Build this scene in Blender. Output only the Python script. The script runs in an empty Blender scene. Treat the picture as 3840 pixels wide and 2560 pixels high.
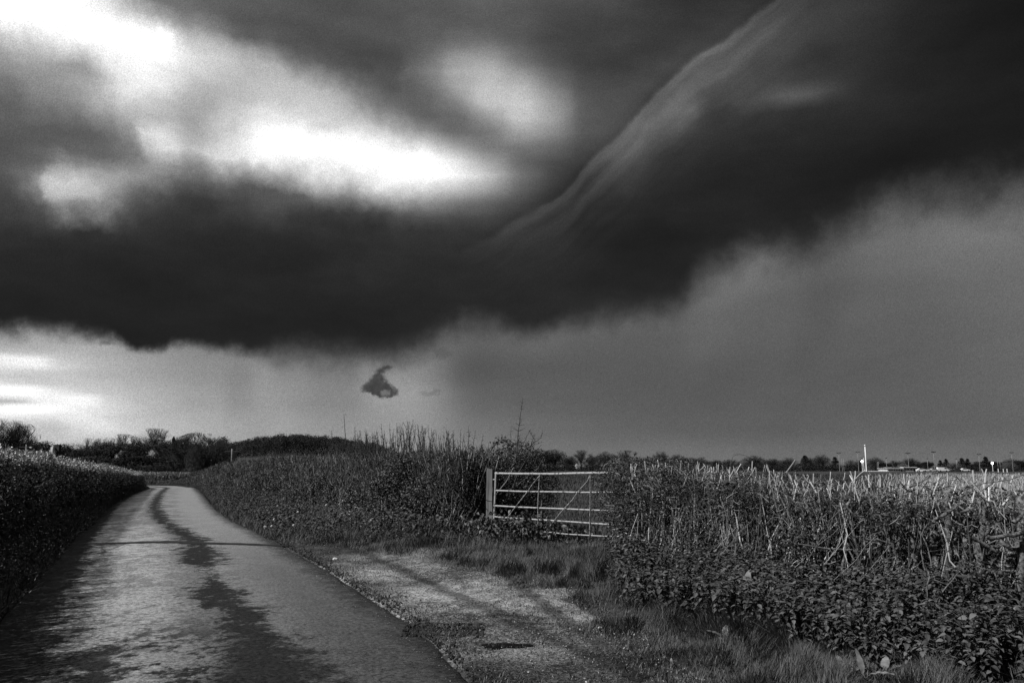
import bpy, math, random
import numpy as np
from math import radians as R, sin, cos, pi

# ------------------------------------------------------------------ camera
F = 2987.0                      # focal length in pixels of the 3840 px wide photograph
EYE = 1.5
PITCH = math.atan((1750-1280)/F)
sc = bpy.context.scene
cam_d = bpy.data.cameras.new("camera"); cam = bpy.data.objects.new("camera", cam_d)
sc.collection.objects.link(cam); sc.camera = cam
cam.location = (0, 0, EYE); cam.rotation_euler = (pi/2+PITCH, 0, 0)
cam_d.sensor_width = 36; cam_d.lens = F/3840*36; cam_d.clip_start = .05; cam_d.clip_end = 20000
sc.view_settings.view_transform = 'Standard'; sc.view_settings.look = 'None'
sc.view_settings.exposure = 0; sc.view_settings.gamma = 1
SUN_EL, SUN_AZ = 45.0, -118.0   # azimuth clockwise from +Y (the view direction)

def ray(px, py):
    x = (px-1920)/F; y = (1280-py)/F
    return np.array([x, cos(PITCH)-y*sin(PITCH), sin(PITCH)+y*cos(PITCH)])
def G(px, py, z=0.):
    d = ray(px, py); t = (z-EYE)/d[2]; return np.array([d[0]*t, d[1]*t])
def at(px, py, Y):
    d = ray(px, py); t = Y/d[1]; return np.array([d[0]*t, Y, EYE+d[2]*t])
def azel(px, py):
    d = ray(px, py); return math.degrees(math.atan2(d[0], d[1])), math.degrees(math.atan2(d[2], math.hypot(d[0], d[1])))
S2 = 3840/2352

# ------------------------------------------------------------------ sky
def build_sky():
    # brightness tables of the cloud deck (storm deck and the rain below it), in sky directions
    cx = np.array([-300,0,150,300,450,600,750,900,1050,1200,1350,1500,1650,1800,1950,2100,2350,2700.])
    up = {
     -200:[.8,.9,.8,.45,.34,.32,.31,.32,.32,.31,.27,.22,.19,.20,.19,.14,.11,.1],
     0:  [1,1.08,1.12,.66,.36,.33,.31,.33,.34,.33,.28,.23,.19,.20,.21,.15,.11,.1],
     75: [.9,.95,1.12,1.1,.58,.34,.31,.31,.33,.32,.27,.24,.20,.20,.20,.15,.11,.1],
     150:[.5,.55,.72,.98,.95,.60,.34,.30,.33,.36,.28,.23,.20,.20,.19,.14,.11,.1],
     225:[.46,.52,.62,.80,.74,.74,.64,.32,.31,.38,.30,.25,.20,.19,.18,.13,.10,.1],
     300:[.38,.42,.44,.60,.68,.90,.88,.66,.36,.34,.29,.24,.17,.16,.14,.12,.10,.1],
     375:[.35,.38,.48,.62,.62,.84,1.1,1.1,1.0,.48,.24,.18,.14,.13,.12,.11,.12,.12],
     430:[.28,.30,.52,.40,.23,.24,.46,.78,.74,.38,.20,.16,.13,.12,.12,.11,.13,.14],
     475:[.22,.24,.30,.22,.18,.21,.24,.34,.34,.22,.18,.15,.13,.12,.12,.12,.14,.15],
     525:[.17,.18,.18,.17,.16,.17,.18,.20,.21,.19,.14,.13,.12,.12,.12,.13,.15,.16],
     600:[.14,.14,.14,.14,.14,.14,.15,.16,.16,.15,.14,.13,.13,.13,.14,.15,.16,.16],
     700:[.12,.12,.12,.12,.12,.13,.13,.13,.14,.13,.14,.15,.16,.16,.16,.16,.16,.16],
     800:[.12,.12,.12,.11,.12,.12,.12,.13,.16,.16,.16,.16,.16,.16,.16,.16,.16,.16]}
    dn = {
     300:[.5,.5,.5,.5,.42,.40,.38,.36,.36,.36,.36,.36,.36,.40,.42,.44,.46,.46],
     560:[.6,.6,.6,.5,.42,.40,.38,.36,.36,.36,.36,.36,.36,.41,.40,.40,.42,.42],
     700:[.6,.62,.62,.56,.46,.42,.38,.34,.36,.36,.37,.37,.38,.37,.37,.37,.40,.40],
     780:[.62,.70,.68,.60,.50,.44,.41,.36,.39,.38,.37,.36,.36,.36,.36,.36,.38,.38],
     850:[.83,.84,.78,.66,.56,.53,.50,.52,.36,.345,.345,.345,.34,.34,.34,.35,.37,.37],
     920:[.86,.86,.83,.73,.62,.56,.53,.57,.44,.36,.345,.345,.34,.34,.345,.35,.37,.37],
     980:[.78,.80,.85,.76,.67,.60,.59,.57,.49,.41,.37,.36,.355,.36,.365,.365,.37,.37],
     1050:[.68,.70,.72,.68,.65,.63,.61,.58,.52,.46,.43,.42,.42,.42,.42,.42,.42,.42],
     1200:[.5]*18}
    fx = np.arange(0, 1351, 75.)
    fine_up = {0:[1.1,1.1,1.1,.95,.55,.42,.37,.34,.33,.32,.31,.31,.32,.33,.34,.34,.33,.31,.29],
     40:[1.1,1.1,1.1,1.1,.95,.6,.42,.36,.33,.32,.31,.31,.31,.32,.33,.33,.33,.30,.28],
     80:[.75,.85,1.0,1.1,1.1,1.1,.6,.45,.35,.32,.31,.30,.31,.33,.36,.38,.36,.31,.28],
     120:[.6,.7,.7,.95,1.1,1.1,.88,.75,.55,.38,.32,.30,.31,.40,.55,.52,.42,.32,.27],
     160:[.5,.58,.6,.72,.95,.9,.85,.8,.70,.55,.38,.32,.32,.48,.70,.70,.55,.36,.27],
     200:[.42,.55,.6,.7,.95,.95,.75,.72,.72,.72,.66,.45,.34,.42,.64,.76,.70,.45,.29],
     240:[.38,.45,.52,.62,.8,.7,.65,.72,.75,.76,.75,.62,.40,.36,.48,.72,.78,.58,.31],
     280:[.35,.36,.38,.48,.62,.72,.6,.75,.95,.88,.85,.75,.58,.42,.38,.56,.76,.62,.33],
     320:[.33,.33,.32,.36,.5,.95,.66,.8,1.1,1.1,1.1,1.0,.85,.68,.45,.40,.52,.46,.32],
     360:[.33,.36,.42,.38,.42,.85,.72,.9,1.05,1.1,1.1,1.1,1.1,1.1,.85,.55,.36,.30,.26],
     400:[.32,.42,.72,.66,.55,.52,.42,.5,.62,.75,.9,1.0,1.1,1.1,1.0,.75,.42,.26,.20],
     440:[.29,.42,.8,.72,.42,.28,.22,.26,.30,.36,.5,.68,.85,.8,.70,.55,.34,.22,.17],
     480:[.24,.3,.5,.5,.28,.20,.19,.22,.26,.26,.24,.28,.38,.40,.36,.30,.22,.18,.155],
     530:[.18,.19,.2,.19,.17,.16,.17,.18,.18,.18,.18,.19,.20,.20,.20,.19,.16,.145,.14]}
    def table(tb, px, py):
        if tb is up and px < 1500 and py < 530:
            ys = sorted(fine_up); q = min(max(py, 0), 530); i = min(int(np.searchsorted(ys, q, side='right'))-1, len(ys)-2); t = (q-ys[i])/(ys[i+1]-ys[i])
            v = np.interp(px, fx, fine_up[ys[i]])*(1-t)+np.interp(px, fx, fine_up[ys[i+1]])*t
            if px <= 1350: return v
            f = (px-1350)/150; return v*(1-f)+table2(tb, px, py)*f
        return table2(tb, px, py)
    def table2(tb, px, py):
        ys = sorted(tb)
        rows = [np.interp(px, cx, tb[y]) for y in ys]
        if py <= ys[0]: return rows[0]
        for i in range(len(ys)-1):
            if py <= ys[i+1]:
                t = (py-ys[i])/(ys[i+1]-ys[i]); t = t*t*(3-2*t)
                return rows[i]*(1-t)+rows[i+1]*t
        return rows[-1]
    def blob(px, py, c, r, ang, a, p=2.0):
        ca, sa = cos(R(ang)), sin(R(ang)); dx, dy = px-c[0], py-c[1]
        u = (dx*ca+dy*sa)/r[0]; v = (-dx*sa+dy*ca)/r[1]
        return a*math.exp(-(u*u+v*v)**(p/2))
    UB = [((355,312),(34,16),35,.18,2), ((505,235),(60,20),10,-.06,2), ((205,170),(60,18),20,-.08,2), ((640,160),(30,20),20,.08,2), ((770,205),(36,16),20,.07,2), ((600,455),(60,12),8,.06,2), ((655,463),(30,9),10,.12,2), ((175,448),(50,22),38,.08,2),
          ((1850,222),(105,15),-4,.115,2), ((1800,200),(150,40),-10,.04,2), ((1640,230),(42,34),0,-.035,2), ((1565,262),(45,34),-40,.09,2), ((1540,150),(170,26),-36,.05,2), ((1480,330),(110,34),-48,.05,2), ((1620,170),(120,50),-45,.06,2), ((1780,110),(160,50),-35,.04,2)]
    DB = [((40,900),(190,75),3,.05,2), ((45,828),(75,11),5,.26,2.2), ((20,897),(100,11),3,.24,2.2), ((30,864),(160,11),0,-.10,2), ((20,790),(200,22),0,-.04,2), ((180,915),(60,9),0,.16,2), ((240,940),(60,6),2,.08,2),
          ((0,921),(110,5),2,-.2,2), ((60,938),(70,7),3,.2,2), ((160,926),(110,4),2,.12,2), ((120,880),(100,5),1,-.08,2), ((190,960),(120,24),20,.10,2), ((110,985),(60,20),0,-.10,2), ((20,945),(90,10),0,.2,2), ((540,870),(26,80),-10,-.05,2), ((620,900),(30,110),-8,.03,2), ((640,830),(60,30),0,-.03,2),
          ((930,880),(80,90),0,.06,2), ((1000,900),(60,110),6,.04,2), ((1090,900),(60,120),6,-.025,2), ((760,900),(40,120),0,-.02,2), ((1250,775),(60,24),0,.07,2), ((1150,740),(40,20),0,.05,2), ((1720,610),(70,70),0,.07,2), ((2150,520),(200,70),0,.05,2), ((800,910),(40,60),0,-.02,2), ((1900,680),(40,190),18,-.03,2), ((1650,690),(50,170),22,.03,2)]
    def inv(az, el):
        a, e = R(az), R(el); d = (sin(a)*cos(e), cos(a)*cos(e), sin(e))
        w = max(d[1]*cos(PITCH)+d[2]*sin(PITCH), .15)
        return (1920+F*d[0]/w)/S2, (1280-F*(-d[1]*sin(PITCH)+d[2]*cos(PITCH))/w)/S2
    AZ0, AZ1 = -44., 44.
    w = bpy.data.worlds.new("World"); sc.world = w; w.use_nodes = True
    nt = w.node_tree; nt.nodes.clear(); N = nt.nodes.new; LK = nt.links.new
    def setin(n, i, v):
        if isinstance(v, bpy.types.NodeSocket): LK(v, n.inputs[i])
        elif v is not None: n.inputs[i].default_value = v
    def M(op, a, b=None, c=None, clamp=False):
        n = N('ShaderNodeMath'); n.operation = op; n.use_clamp = clamp
        for i, v in enumerate((a, b, c)): setin(n, i, v)
        return n.outputs[0]
    def MR(v, a, b, c=0., d=1., smooth=True):
        n = N('ShaderNodeMapRange'); n.interpolation_type = 'SMOOTHSTEP' if smooth else 'LINEAR'; n.clamp = True
        for i, x in enumerate((v, a, b, c, d)): setin(n, i, x)
        return n.outputs[0]
    def MIX(f, a, b):
        n = N('ShaderNodeMix'); n.data_type = 'FLOAT'; setin(n, 0, f); setin(n, 2, a); setin(n, 3, b); return n.outputs[0]
    def CURVE(v, pts, lin=False):
        n = N('ShaderNodeFloatCurve'); cu = n.mapping.curves[0]; n.mapping.use_clip = False
        pts = sorted(pts)
        cu.points[0].location = pts[0]; cu.points[1].location = pts[-1]
        for p in pts[1:-1]: cu.points.new(p[0], p[1])
        for p in cu.points: p.handle_type = 'VECTOR' if lin else 'AUTO_CLAMPED'
        n.mapping.update(); setin(n, 1, v); return n.outputs[0]
    def NOISE(vec, scale, detail=4, rough=.55):
        n = N('ShaderNodeTexNoise'); LK(vec, n.inputs['Vector']); n.inputs['Scale'].default_value = scale
        n.inputs['Detail'].default_value = detail; n.inputs['Roughness'].default_value = rough
        return n.outputs['Fac'], n.outputs['Color']
    tc = N('ShaderNodeTexCoord'); sx = N('ShaderNodeSeparateXYZ'); LK(tc.outputs['Generated'], sx.inputs[0])
    X, Y, Z = sx.outputs
    DEG = 180/pi
    az = M('MULTIPLY', M('ARCTAN2', X, Y), DEG)
    hyp = M('SQRT', M('ADD', M('MULTIPLY', X, X), M('MULTIPLY', Y, Y)))
    el = M('MULTIPLY', M('ARCTAN2', Z, hyp), DEG)
    vec = tc.outputs['Generated']
    st = N('ShaderNodeMapping'); LK(vec, st.inputs[0]); st.inputs['Rotation'].default_value = (0, R(28), 0); st.inputs['Scale'].default_value = (1, 1, 2.6)
    n1, c1 = NOISE(st.outputs[0], 5.5, 5, .58)
    sc1 = N('ShaderNodeSeparateColor'); LK(c1, sc1.inputs[0])
    n2, c2 = NOISE(vec, 26, 6, .62)
    sc2 = N('ShaderNodeSeparateColor'); LK(c2, sc2.inputs[0])
    wx = M('ADD', M('MULTIPLY', M('SUBTRACT', sc1.outputs[0], .5), 1.0), M('MULTIPLY', M('SUBTRACT', sc2.outputs[0], .5), 2.4))
    wy = M('ADD', M('MULTIPLY', M('SUBTRACT', sc1.outputs[1], .5), .9), M('MULTIPLY', M('SUBTRACT', sc2.outputs[1], .5), 2.0))
    soft = MR(el, 5.0, 13.0)          # the rain below the deck has little texture
    k = M('MULTIPLY', M('ADD', M('MULTIPLY', soft, .75), .25), MR(az, -10, -4, 1., .3))
    az_w = M('ADD', az, M('MULTIPLY', wx, k)); el_w = M('ADD', el, M('MULTIPLY', wy, k))
    azn = M('DIVIDE', M('SUBTRACT', az_w, AZ0), AZ1-AZ0, clamp=True)
    azs = M('DIVIDE', M('SUBTRACT', az, AZ0), AZ1-AZ0, clamp=True)
    SCV = 1.5
    def rows(tb, blobs, els, na, u, e):
        out = None
        for i, ee in enumerate(els):
            pts = []
            for j in range(na):
                a = AZ0+(AZ1-AZ0)*j/(na-1); p = inv(a, ee)
                v = table(tb, *p)+sum(blob(p[0], p[1], *b[:3], b[3], b[4]) for b in blobs)
                pts.append((j/(na-1), min(max(v, .08), 1.3)/SCV))
            c = CURVE(u, pts)
            out = c if out is None else MIX(MR(e, els[i-1], ee, smooth=False), out, c)
        return M('MULTIPLY', out, SCV)
    up_v = rows(up, UB, [5+i*.98 for i in range(30)], 72, azn, el_w)
    dn_v = rows(dn, DB, [-.5, .5, 1.2, 1.9]+[2.4+i*.38 for i in range(14)]+[8.3, 9.5, 11.5, 14, 17], 64, azs, M('ADD', el, M('MULTIPLY', wy, .12)))
    # texture
    tx = M('MULTIPLY', M('SUBTRACT', n1, .5), .8); tx2 = M('MULTIPLY', M('SUBTRACT', n2, .5), .12)
    up_v = M('MULTIPLY', up_v, M('ADD', 1, M('MULTIPLY', M('ADD', tx, tx2), M('MAXIMUM', M('SUBTRACT', 1.15, up_v), .25))))
    dn_v = M('MULTIPLY', dn_v, M('ADD', 1, M('MULTIPLY', tx, .25)))
    # shelf-cloud ridge: a crisp edge rising to the right with lit bands below it
    E0, ER = -5., 45.
    def edge_curve(P, ext=None):
        pts = []
        for px, py in P:
            a, e = azel(px*S2, py*S2); pts.append(((a-AZ0)/(AZ1-AZ0), (e-E0)/ER))
        return pts
    sp = edge_curve([(860,612),(1000,592),(1100,552),(1150,527),(1200,490),(1250,465),(1290,440),(1310,420),(1350,370),(1400,325),(1450,275),(1500,215),(1550,170),(1600,122),(1690,70),(1740,20),(1770,0),(1830,-60),(1900,-140)])
    warp_s = M('ADD', M('MULTIPLY', M('SUBTRACT', n2, .5), .9), M('MULTIPLY', M('SUBTRACT', n1, .5), .5))
    es = M('ADD', M('MULTIPLY', CURVE(azs, sp), ER), E0)
    s = M('SUBTRACT', M('ADD', es, warp_s), el)                # degrees below the ridge
    st2 = N('ShaderNodeMapping'); LK(vec, st2.inputs[0]); st2.inputs['Rotation'].default_value = (0, R(48), 0); st2.inputs['Scale'].default_value = (.6, 1, 5)
    cmb = N('ShaderNodeCombineXYZ'); setin(cmb, 0, M('MULTIPLY', s, .85)); setin(cmb, 1, M('MULTIPLY', M('ADD', az, M('MULTIPLY', el, .8)), .075)); n3, _ = NOISE(cmb.outputs[0], 1.0, 4, .6)
    sn = M('DIVIDE', M('ADD', s, 2), 12, clamp=True)
    prof = CURVE(sn, [(0,.2),(.12,.16),(.15,.12),(.166,.18),(.19,.56),(.215,.74),(.245,.66),(.28,.56),(.33,.60),(.40,.46),(.52,.37),(.7,.28),(.88,.21),(1,.2)])
    amp_pts = [(0,0)]+[((azel(px*S2, 300)[0]-AZ0)/(AZ1-AZ0), a) for px, a in ((980,0),(1080,.15),(1180,.5),(1300,.75),(1420,.95),(1550,1.),(1650,.95),(1750,.8),(1850,.45),(2000,0))]+[(1,0)]
    amp = CURVE(azs, amp_pts)
    ridge = M('MULTIPLY', M('SUBTRACT', prof, .2), M('MULTIPLY', amp, M('ADD', .215, M('MULTIPLY', M('SUBTRACT', n3, .5), .55))))
    up_v = M('ADD', up_v, ridge)
    # ragged lower edge of the storm deck
    low = [(-200,740),(0,750),(100,755),(200,762),(250,768),(290,785),(320,797),(370,799),(405,780),(470,788),(530,797),(600,797),(700,800),(850,803),(930,795),(990,765),(1040,740),(1080,733),(1150,735),(1230,752),(1300,737),(1400,716),(1500,708),(1560,682),(1600,625),(1700,570),(1780,562),(1870,548),(1950,500),(2000,455),(2100,435),(2200,430),(2350,412),(2500,400)]
    el_low = M('ADD', M('MULTIPLY', CURVE(azs, edge_curve(low)), ER), E0)
    wid = [(azel(px*S2, 1200)[0], v) for px, v in ((-100,.7),(200,.7),(300,.4),(550,.5),(650,1.3),(900,1.7),(1050,1.2),(1200,1.1),(1450,1.2),(1600,1.7),(1900,2.),(2400,2.6))]
    wdt = M('MULTIPLY', CURVE(azs, [((a-AZ0)/(AZ1-AZ0), v/3) for a, v in wid]), 3)
    el2 = M('ADD', el, M('MULTIPLY', M('SUBTRACT', n2, .5), M('ADD', 1.2, M('MULTIPLY', wdt, 1.1))))
    dd = M('DIVIDE', M('SUBTRACT', el2, el_low), wdt)
    V = MIX(MR(dd, -1.5, 1.), dn_v, up_v)
    # small dark scrap of cloud with a hooked tip
    Lp = [(840,882),(848,868),(860,856),(870,848),(880,841),(888,831),(894,828),(900,836),(906,852),(914,868)]
    Rp = [(836,898),(842,905),(850,893),(860,881),(870,884),(880,893),(888,905),(896,914),(906,914),(914,902)]
    H0, H1 = 4.0, 8.0
    def hcurve(P):
        return [((azel(x*S2, y*S2)[1]-H0)/(H1-H0), (azel(x*S2, y*S2)[0]+20)/20) for y, x in P]
    n4, c4 = NOISE(vec, 120, 5, .6); s4 = N('ShaderNodeSeparateColor'); LK(c4, s4.inputs[0])
    hx = M('ADD', az, M('MULTIPLY', M('SUBTRACT', s4.outputs[0], .5), 1.1)); hy = M('ADD', el, M('MULTIPLY', M('SUBTRACT', s4.outputs[1], .5), .7))
    hu = M('DIVIDE', M('SUBTRACT', hy, H0), H1-H0, clamp=True)
    hl = M('SUBTRACT', M('MULTIPLY', CURVE(hu, hcurve(Lp)), 20), 20); hr = M('SUBTRACT', M('MULTIPLY', CURVE(hu, hcurve(Rp)), 20), 20)
    e_hi = azel(870*S2, 837*S2)[1]; e_lo = azel(870*S2, 914*S2)[1]
    hm = M('MULTIPLY', MR(M('SUBTRACT', hx, hl), -.2, .4), MR(M('SUBTRACT', hr, hx), -.2, .4))
    hm = M('MULTIPLY', hm, M('MULTIPLY', MR(hy, e_lo-.08, e_lo+.2), MR(hy, e_hi+.1, e_hi-.1)))
    hole = M('ADD', M('POWER', M('DIVIDE', M('SUBTRACT', hx, azel(884*S2, 900*S2)[0]), .42), 2), M('POWER', M('DIVIDE', M('SUBTRACT', hy, azel(884*S2, 902*S2)[1]), .22), 2))
    hm = M('MULTIPLY', hm, M('SUBTRACT', 1, M('MULTIPLY', .5, MR(hole, 1.4, .3))))
    V = MIX(M('MULTIPLY', hm, .92), V, M('ADD', .16, M('MULTIPLY', n4, .16)))
    for cx_, cy_, rx_, ry_, am in ((985, 903, .75, .2, .12), (1003, 897, .3, .16, .12), (242, 787, .35, .14, .18), (1015, 812, .8, .5, .12)):
        a_, e_ = azel(cx_*S2, cy_*S2); q_ = M('ADD', M('POWER', M('DIVIDE', M('SUBTRACT', hx, a_), rx_), 2), M('POWER', M('DIVIDE', M('SUBTRACT', hy, e_), ry_), 2))
        V = M('MULTIPLY', V, M('SUBTRACT', 1, M('MULTIPLY', MR(q_, 1.3, 0.), am)))
    # fine film-like grain multiplied into the cloud brightness
    n5, _ = NOISE(vec, 900, 1, .5)
    V = M('MULTIPLY', V, M('ADD', 1, M('MULTIPLY', M('SUBTRACT', n5, .5), .42)))
    lin = M('POWER', M('MAXIMUM', V, 0.0), 2.2)
    # rest of the sky: even grey
    side = MR(M('ABSOLUTE', az), 42, 62); top = MR(el, 36, 55)
    lin = MIX(M('MAXIMUM', side, top), lin, .085)
    sky = N('ShaderNodeTexSky'); sky.sky_type = 'NISHITA'; sky.sun_disc = False
    sky.sun_elevation = R(SUN_EL); sky.sun_rotation = R(SUN_AZ)
    bw = N('ShaderNodeRGBToBW'); LK(sky.outputs[0], bw.inputs[0])
    tot = M('ADD', M('MULTIPLY', lin, 9.8), M('MULTIPLY', bw.outputs[0], .02))
    bg = N('ShaderNodeBackground'); LK(tot, bg.inputs['Color']); bg.inputs['Strength'].default_value = .1
    out = N('ShaderNodeOutputWorld'); LK(bg.outputs[0], out.inputs[0])
build_sky()
sd = bpy.data.lights.new("sun", 'SUN'); sd.energy = 5.0; sd.angle = R(.5)
so = bpy.data.objects.new("sun", sd); sc.collection.objects.link(so)
so.rotation_euler = (R(90-SUN_EL), 0, R(-SUN_AZ+180-180))
_a, _e = R(SUN_AZ), R(SUN_EL)
from mathutils import Vector
so.rotation_euler = Vector((sin(_a)*cos(_e), cos(_a)*cos(_e), sin(_e))).to_track_quat('Z', 'Y').to_euler()

# ------------------------------------------------------------------ helpers
rng = np.random.default_rng(7)
def U(a, b, n=None): return rng.uniform(a, b, n)
def tag(o, label=None, cat=None, group=None, kind=None):
    if label: o['label'] = label
    if cat: o['category'] = cat
    if group: o['group'] = group
    if kind: o['kind'] = kind
    return o
def empty(name, loc, label, cat, group=None):
    o = bpy.data.objects.new(name, None); sc.collection.objects.link(o); o.location = loc
    o.empty_display_size = .2
    return tag(o, label, cat, group)
def mk(name, V, Fs, mat, parent=None, smooth=False):
    """one mesh object; Fs is a list of face arrays"""
    V = np.asarray(V, float)
    if not isinstance(Fs, (list, tuple)): Fs = [Fs]
    Fs = [np.asarray(f, np.int32) for f in Fs if len(f)]
    me = bpy.data.meshes.new(name)
    me.vertices.add(len(V)); me.vertices.foreach_set('co', V.astype(np.float32).ravel())
    li = np.concatenate([f.ravel() for f in Fs]); tot = np.concatenate([np.full(len(f), f.shape[1]) for f in Fs])
    me.loops.add(len(li)); me.loops.foreach_set('vertex_index', li.astype(np.int32))
    me.polygons.add(len(tot)); me.polygons.foreach_set('loop_start', (np.cumsum(tot)-tot).astype(np.int32))
    me.polygons.foreach_set('use_smooth', np.full(len(tot), smooth))
    me.update(calc_edges=True)
    if mat: me.materials.append(mat)
    o = bpy.data.objects.new(name, me); sc.collection.objects.link(o)
    if parent:
        o.parent = parent; o.matrix_parent_inverse.identity()
        loc = np.array(parent.location); me.vertices.foreach_set('co', (V-loc).astype(np.float32).ravel()); me.update()
    return o
class Bag:
    def __init__(s): s.V = []; s.F = {}; s.n = 0
    def add(s, V, F):
        if len(V) == 0: return s
        s.V.append(V)
        for f in (F if isinstance(F, list) else [F]):
            s.F.setdefault(f.shape[1], []).append(f+s.n)
        s.n += len(V); return s
    def build(s, name, mat, parent=None, smooth=False):
        return mk(name, np.concatenate(s.V), [np.concatenate(v) for v in s.F.values()], mat, parent, smooth)
def norm(v): return v/np.maximum(np.linalg.norm(v, axis=-1, keepdims=True), 1e-9)
def frames(D, N0=None):
    """rotation matrices whose y column is D and z column near N0"""
    D = norm(D)
    if N0 is None: N0 = rng.normal(size=D.shape)
    Xc = norm(np.cross(D, N0)); Zc = np.cross(Xc, D)
    return np.stack([Xc, D, Zc], axis=-1)
def scatter(TV, TF, P, Rm, S):
    S = np.asarray(S)
    if S.ndim == 1: S = S[:, None]
    V = np.einsum('nij,nkj->nki', Rm, TV[None]*S[:, None, :])+P[:, None, :]
    k = len(TV); off = (np.arange(len(P))*k)[:, None, None]
    Fs = [(f[None]+off).reshape(-1, f.shape[1]) for f in (TF if isinstance(TF, list) else [TF])]
    return V.reshape(-1, 3), Fs
def tubes(Pa, Ra, k=4, cap=True):
    """Pa (N,S,3) centre lines, Ra (N,S) radii"""
    N, S, _ = Pa.shape
    T = np.empty_like(Pa); T[:, 1:-1] = Pa[:, 2:]-Pa[:, :-2]; T[:, 0] = Pa[:, 1]-Pa[:, 0]; T[:, -1] = Pa[:, -1]-Pa[:, -2]
    T = norm(T); mean = norm(Pa[:, -1]-Pa[:, 0])
    ref = np.where(np.abs(mean[:, 2:3]) > .8, np.array([[1., .13, 0]]), np.array([[.1, .05, 1.]]))
    A = norm(np.cross(T, np.repeat(ref[:, None], S, 1))); B = np.cross(T, A)
    ang = np.arange(k)*2*pi/k
    V = Pa[:, :, None]+Ra[:, :, None, None]*(A[:, :, None]*np.cos(ang)[None, None, :, None]+B[:, :, None]*np.sin(ang)[None, None, :, None])
    base = (np.arange(N)*S*k)[:, None, None]; i = (np.arange(S-1)*k)[None, :, None]; j = np.arange(k)[None, None, :]
    a = base+i+j; b = base+i+(j+1) % k
    Q = np.stack([a, b, b+k, a+k], -1).reshape(-1, 4)
    Fs = [Q]
    if cap:
        Fs.append((np.arange(N)*S*k)[:, None]+(S-1)*k+np.arange(k)[None]) 
    return V.reshape(-1, 3), Fs
def wob(P0, P1, S, amp, bow=None):
    """N wobbly lines from P0 to P1"""
    N = len(P0); t = np.linspace(0, 1, S)[None, :, None]
    L = np.linalg.norm(P1-P0, axis=-1)[:, None, None]
    W = rng.normal(size=(N, S, 3)).cumsum(1); W -= W[:, :1]; W -= t*W[:, -1:]
    out = P0[:, None]*(1-t)+P1[:, None]*t+W*L*amp
    if bow is not None: out = out+bow[:, None]*(4*t*(1-t))
    return out
def box(cx, cy, z0, sx, sy, sz, rz=0., bev=0.):
    x, y = sx/2, sy/2
    v = np.array([[-x,-y,0],[x,-y,0],[x,y,0],[-x,y,0],[-x,-y,sz],[x,-y,sz],[x,y,sz],[-x,y,sz]], float)
    c, s_ = cos(rz), sin(rz); v = v@np.array([[c, s_, 0], [-s_, c, 0], [0, 0, 1]]).astype(float)
    v += (cx, cy, z0)
    return v, np.array([[0,3,2,1],[4,5,6,7],[0,1,5,4],[1,2,6,5],[2,3,7,6],[3,0,4,7]])
# leaf templates (y is the long axis, z the upper side)
def leaf_t(w=.5, fold=.12, droop=.25, seg=2):
    V = [(0, 0, 0)]; Fq = []
    prof = {1: [.5], 2: [.34, .68], 3: [.22, .48, .76]}[seg]
    wid = {1: [1], 2: [1, .62], 3: [.85, 1, .6]}[seg]
    for t, ww in zip(prof, wid):
        z = -droop*t*t
        V += [(-w*ww/2, t, z+fold*ww), (0, t, z), (w*ww/2, t, z+fold*ww)]
    V.append((0, 1, -droop))
    T3 = [(0, 2, 1), (0, 3, 2)]; n = len(prof)
    for i in range(n-1):
        a = 1+3*i; Fq += [(a, a+1, a+4, a+3), (a+1, a+2, a+5, a+4)]
    a = 1+3*(n-1); T3 += [(a, a+1, len(V)-1), (a+1, a+2, len(V)-1)]
    Fs = [np.array(T3)]+([np.array(Fq)] if Fq else [])
    return np.array(V, float), Fs
LEAF1 = leaf_t(.55, .10, .12, 1); LEAF2 = leaf_t(.62, .10, .3, 2); LEAF3 = leaf_t(.6, .08, .4, 3)
def blade_t(bend=.35):
    return (np.array([(-.5, 0, 0), (.5, 0, 0), (-.42, .45, -bend*.18), (.42, .45, -bend*.18), (-.25, .8, -bend*.6), (.25, .8, -bend*.6), (0, 1, -bend)]),
            [np.array([(0, 1, 3, 2), (2, 3, 5, 4)]), np.array([(4, 5, 6)])])
def blades(P, H, Wd, lean=.35, bend=.4, az=None):
    n = len(P)
    a = U(0, 2*pi, n) if az is None else az
    l = np.abs(rng.normal(0, lean, n))
    D = np.stack([np.cos(a)*np.sin(l), np.sin(a)*np.sin(l), np.cos(l)], -1)
    side = np.stack([-np.cos(a), -np.sin(a), np.full(n, .25)], -1)+rng.normal(0, .35, (n, 3))
    Rm = frames(D, side)
    return scatter(*blade_t(bend), P, Rm, np.stack([Wd, H, H], -1))
def leaves(P, size, T, up=.6, out=None, spread=1.0):
    """leaf blades with roughly upward-facing normals"""
    n = len(P); D = rng.normal(size=(n, 3)); D[:, 2] *= .55
    if out is not None: D = D*spread+out
    Nn = rng.normal(size=(n, 3))*(1-up)+np.array([0, 0, up])
    Rm = frames(D, Nn); return scatter(*T, P, Rm, np.asarray(size)[:, None]*np.ones((1, 3)))
def pl_dist(x, y, L):
    """distance to polyline, signed side (+ = right of travel), parameter length"""
    best = np.full(np.shape(x), 1e9); sg = np.zeros(np.shape(x)); par = np.zeros(np.shape(x)); acc = 0
    for (ax, ay), (bx, by) in zip(L[:-1], L[1:]):
        dx, dy = bx-ax, by-ay; l = math.hypot(dx, dy)
        t = np.clip(((x-ax)*dx+(y-ay)*dy)/(l*l), 0, 1)
        ex, ey = x-(ax+t*dx), y-(ay+t*dy); d = np.hypot(ex, ey)
        m = d < best; best = np.where(m, d, best); sg = np.where(m, np.sign(ex*dy-ey*dx), sg); par = np.where(m, acc+t*l, par); acc += l
    return best, sg, par
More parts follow.
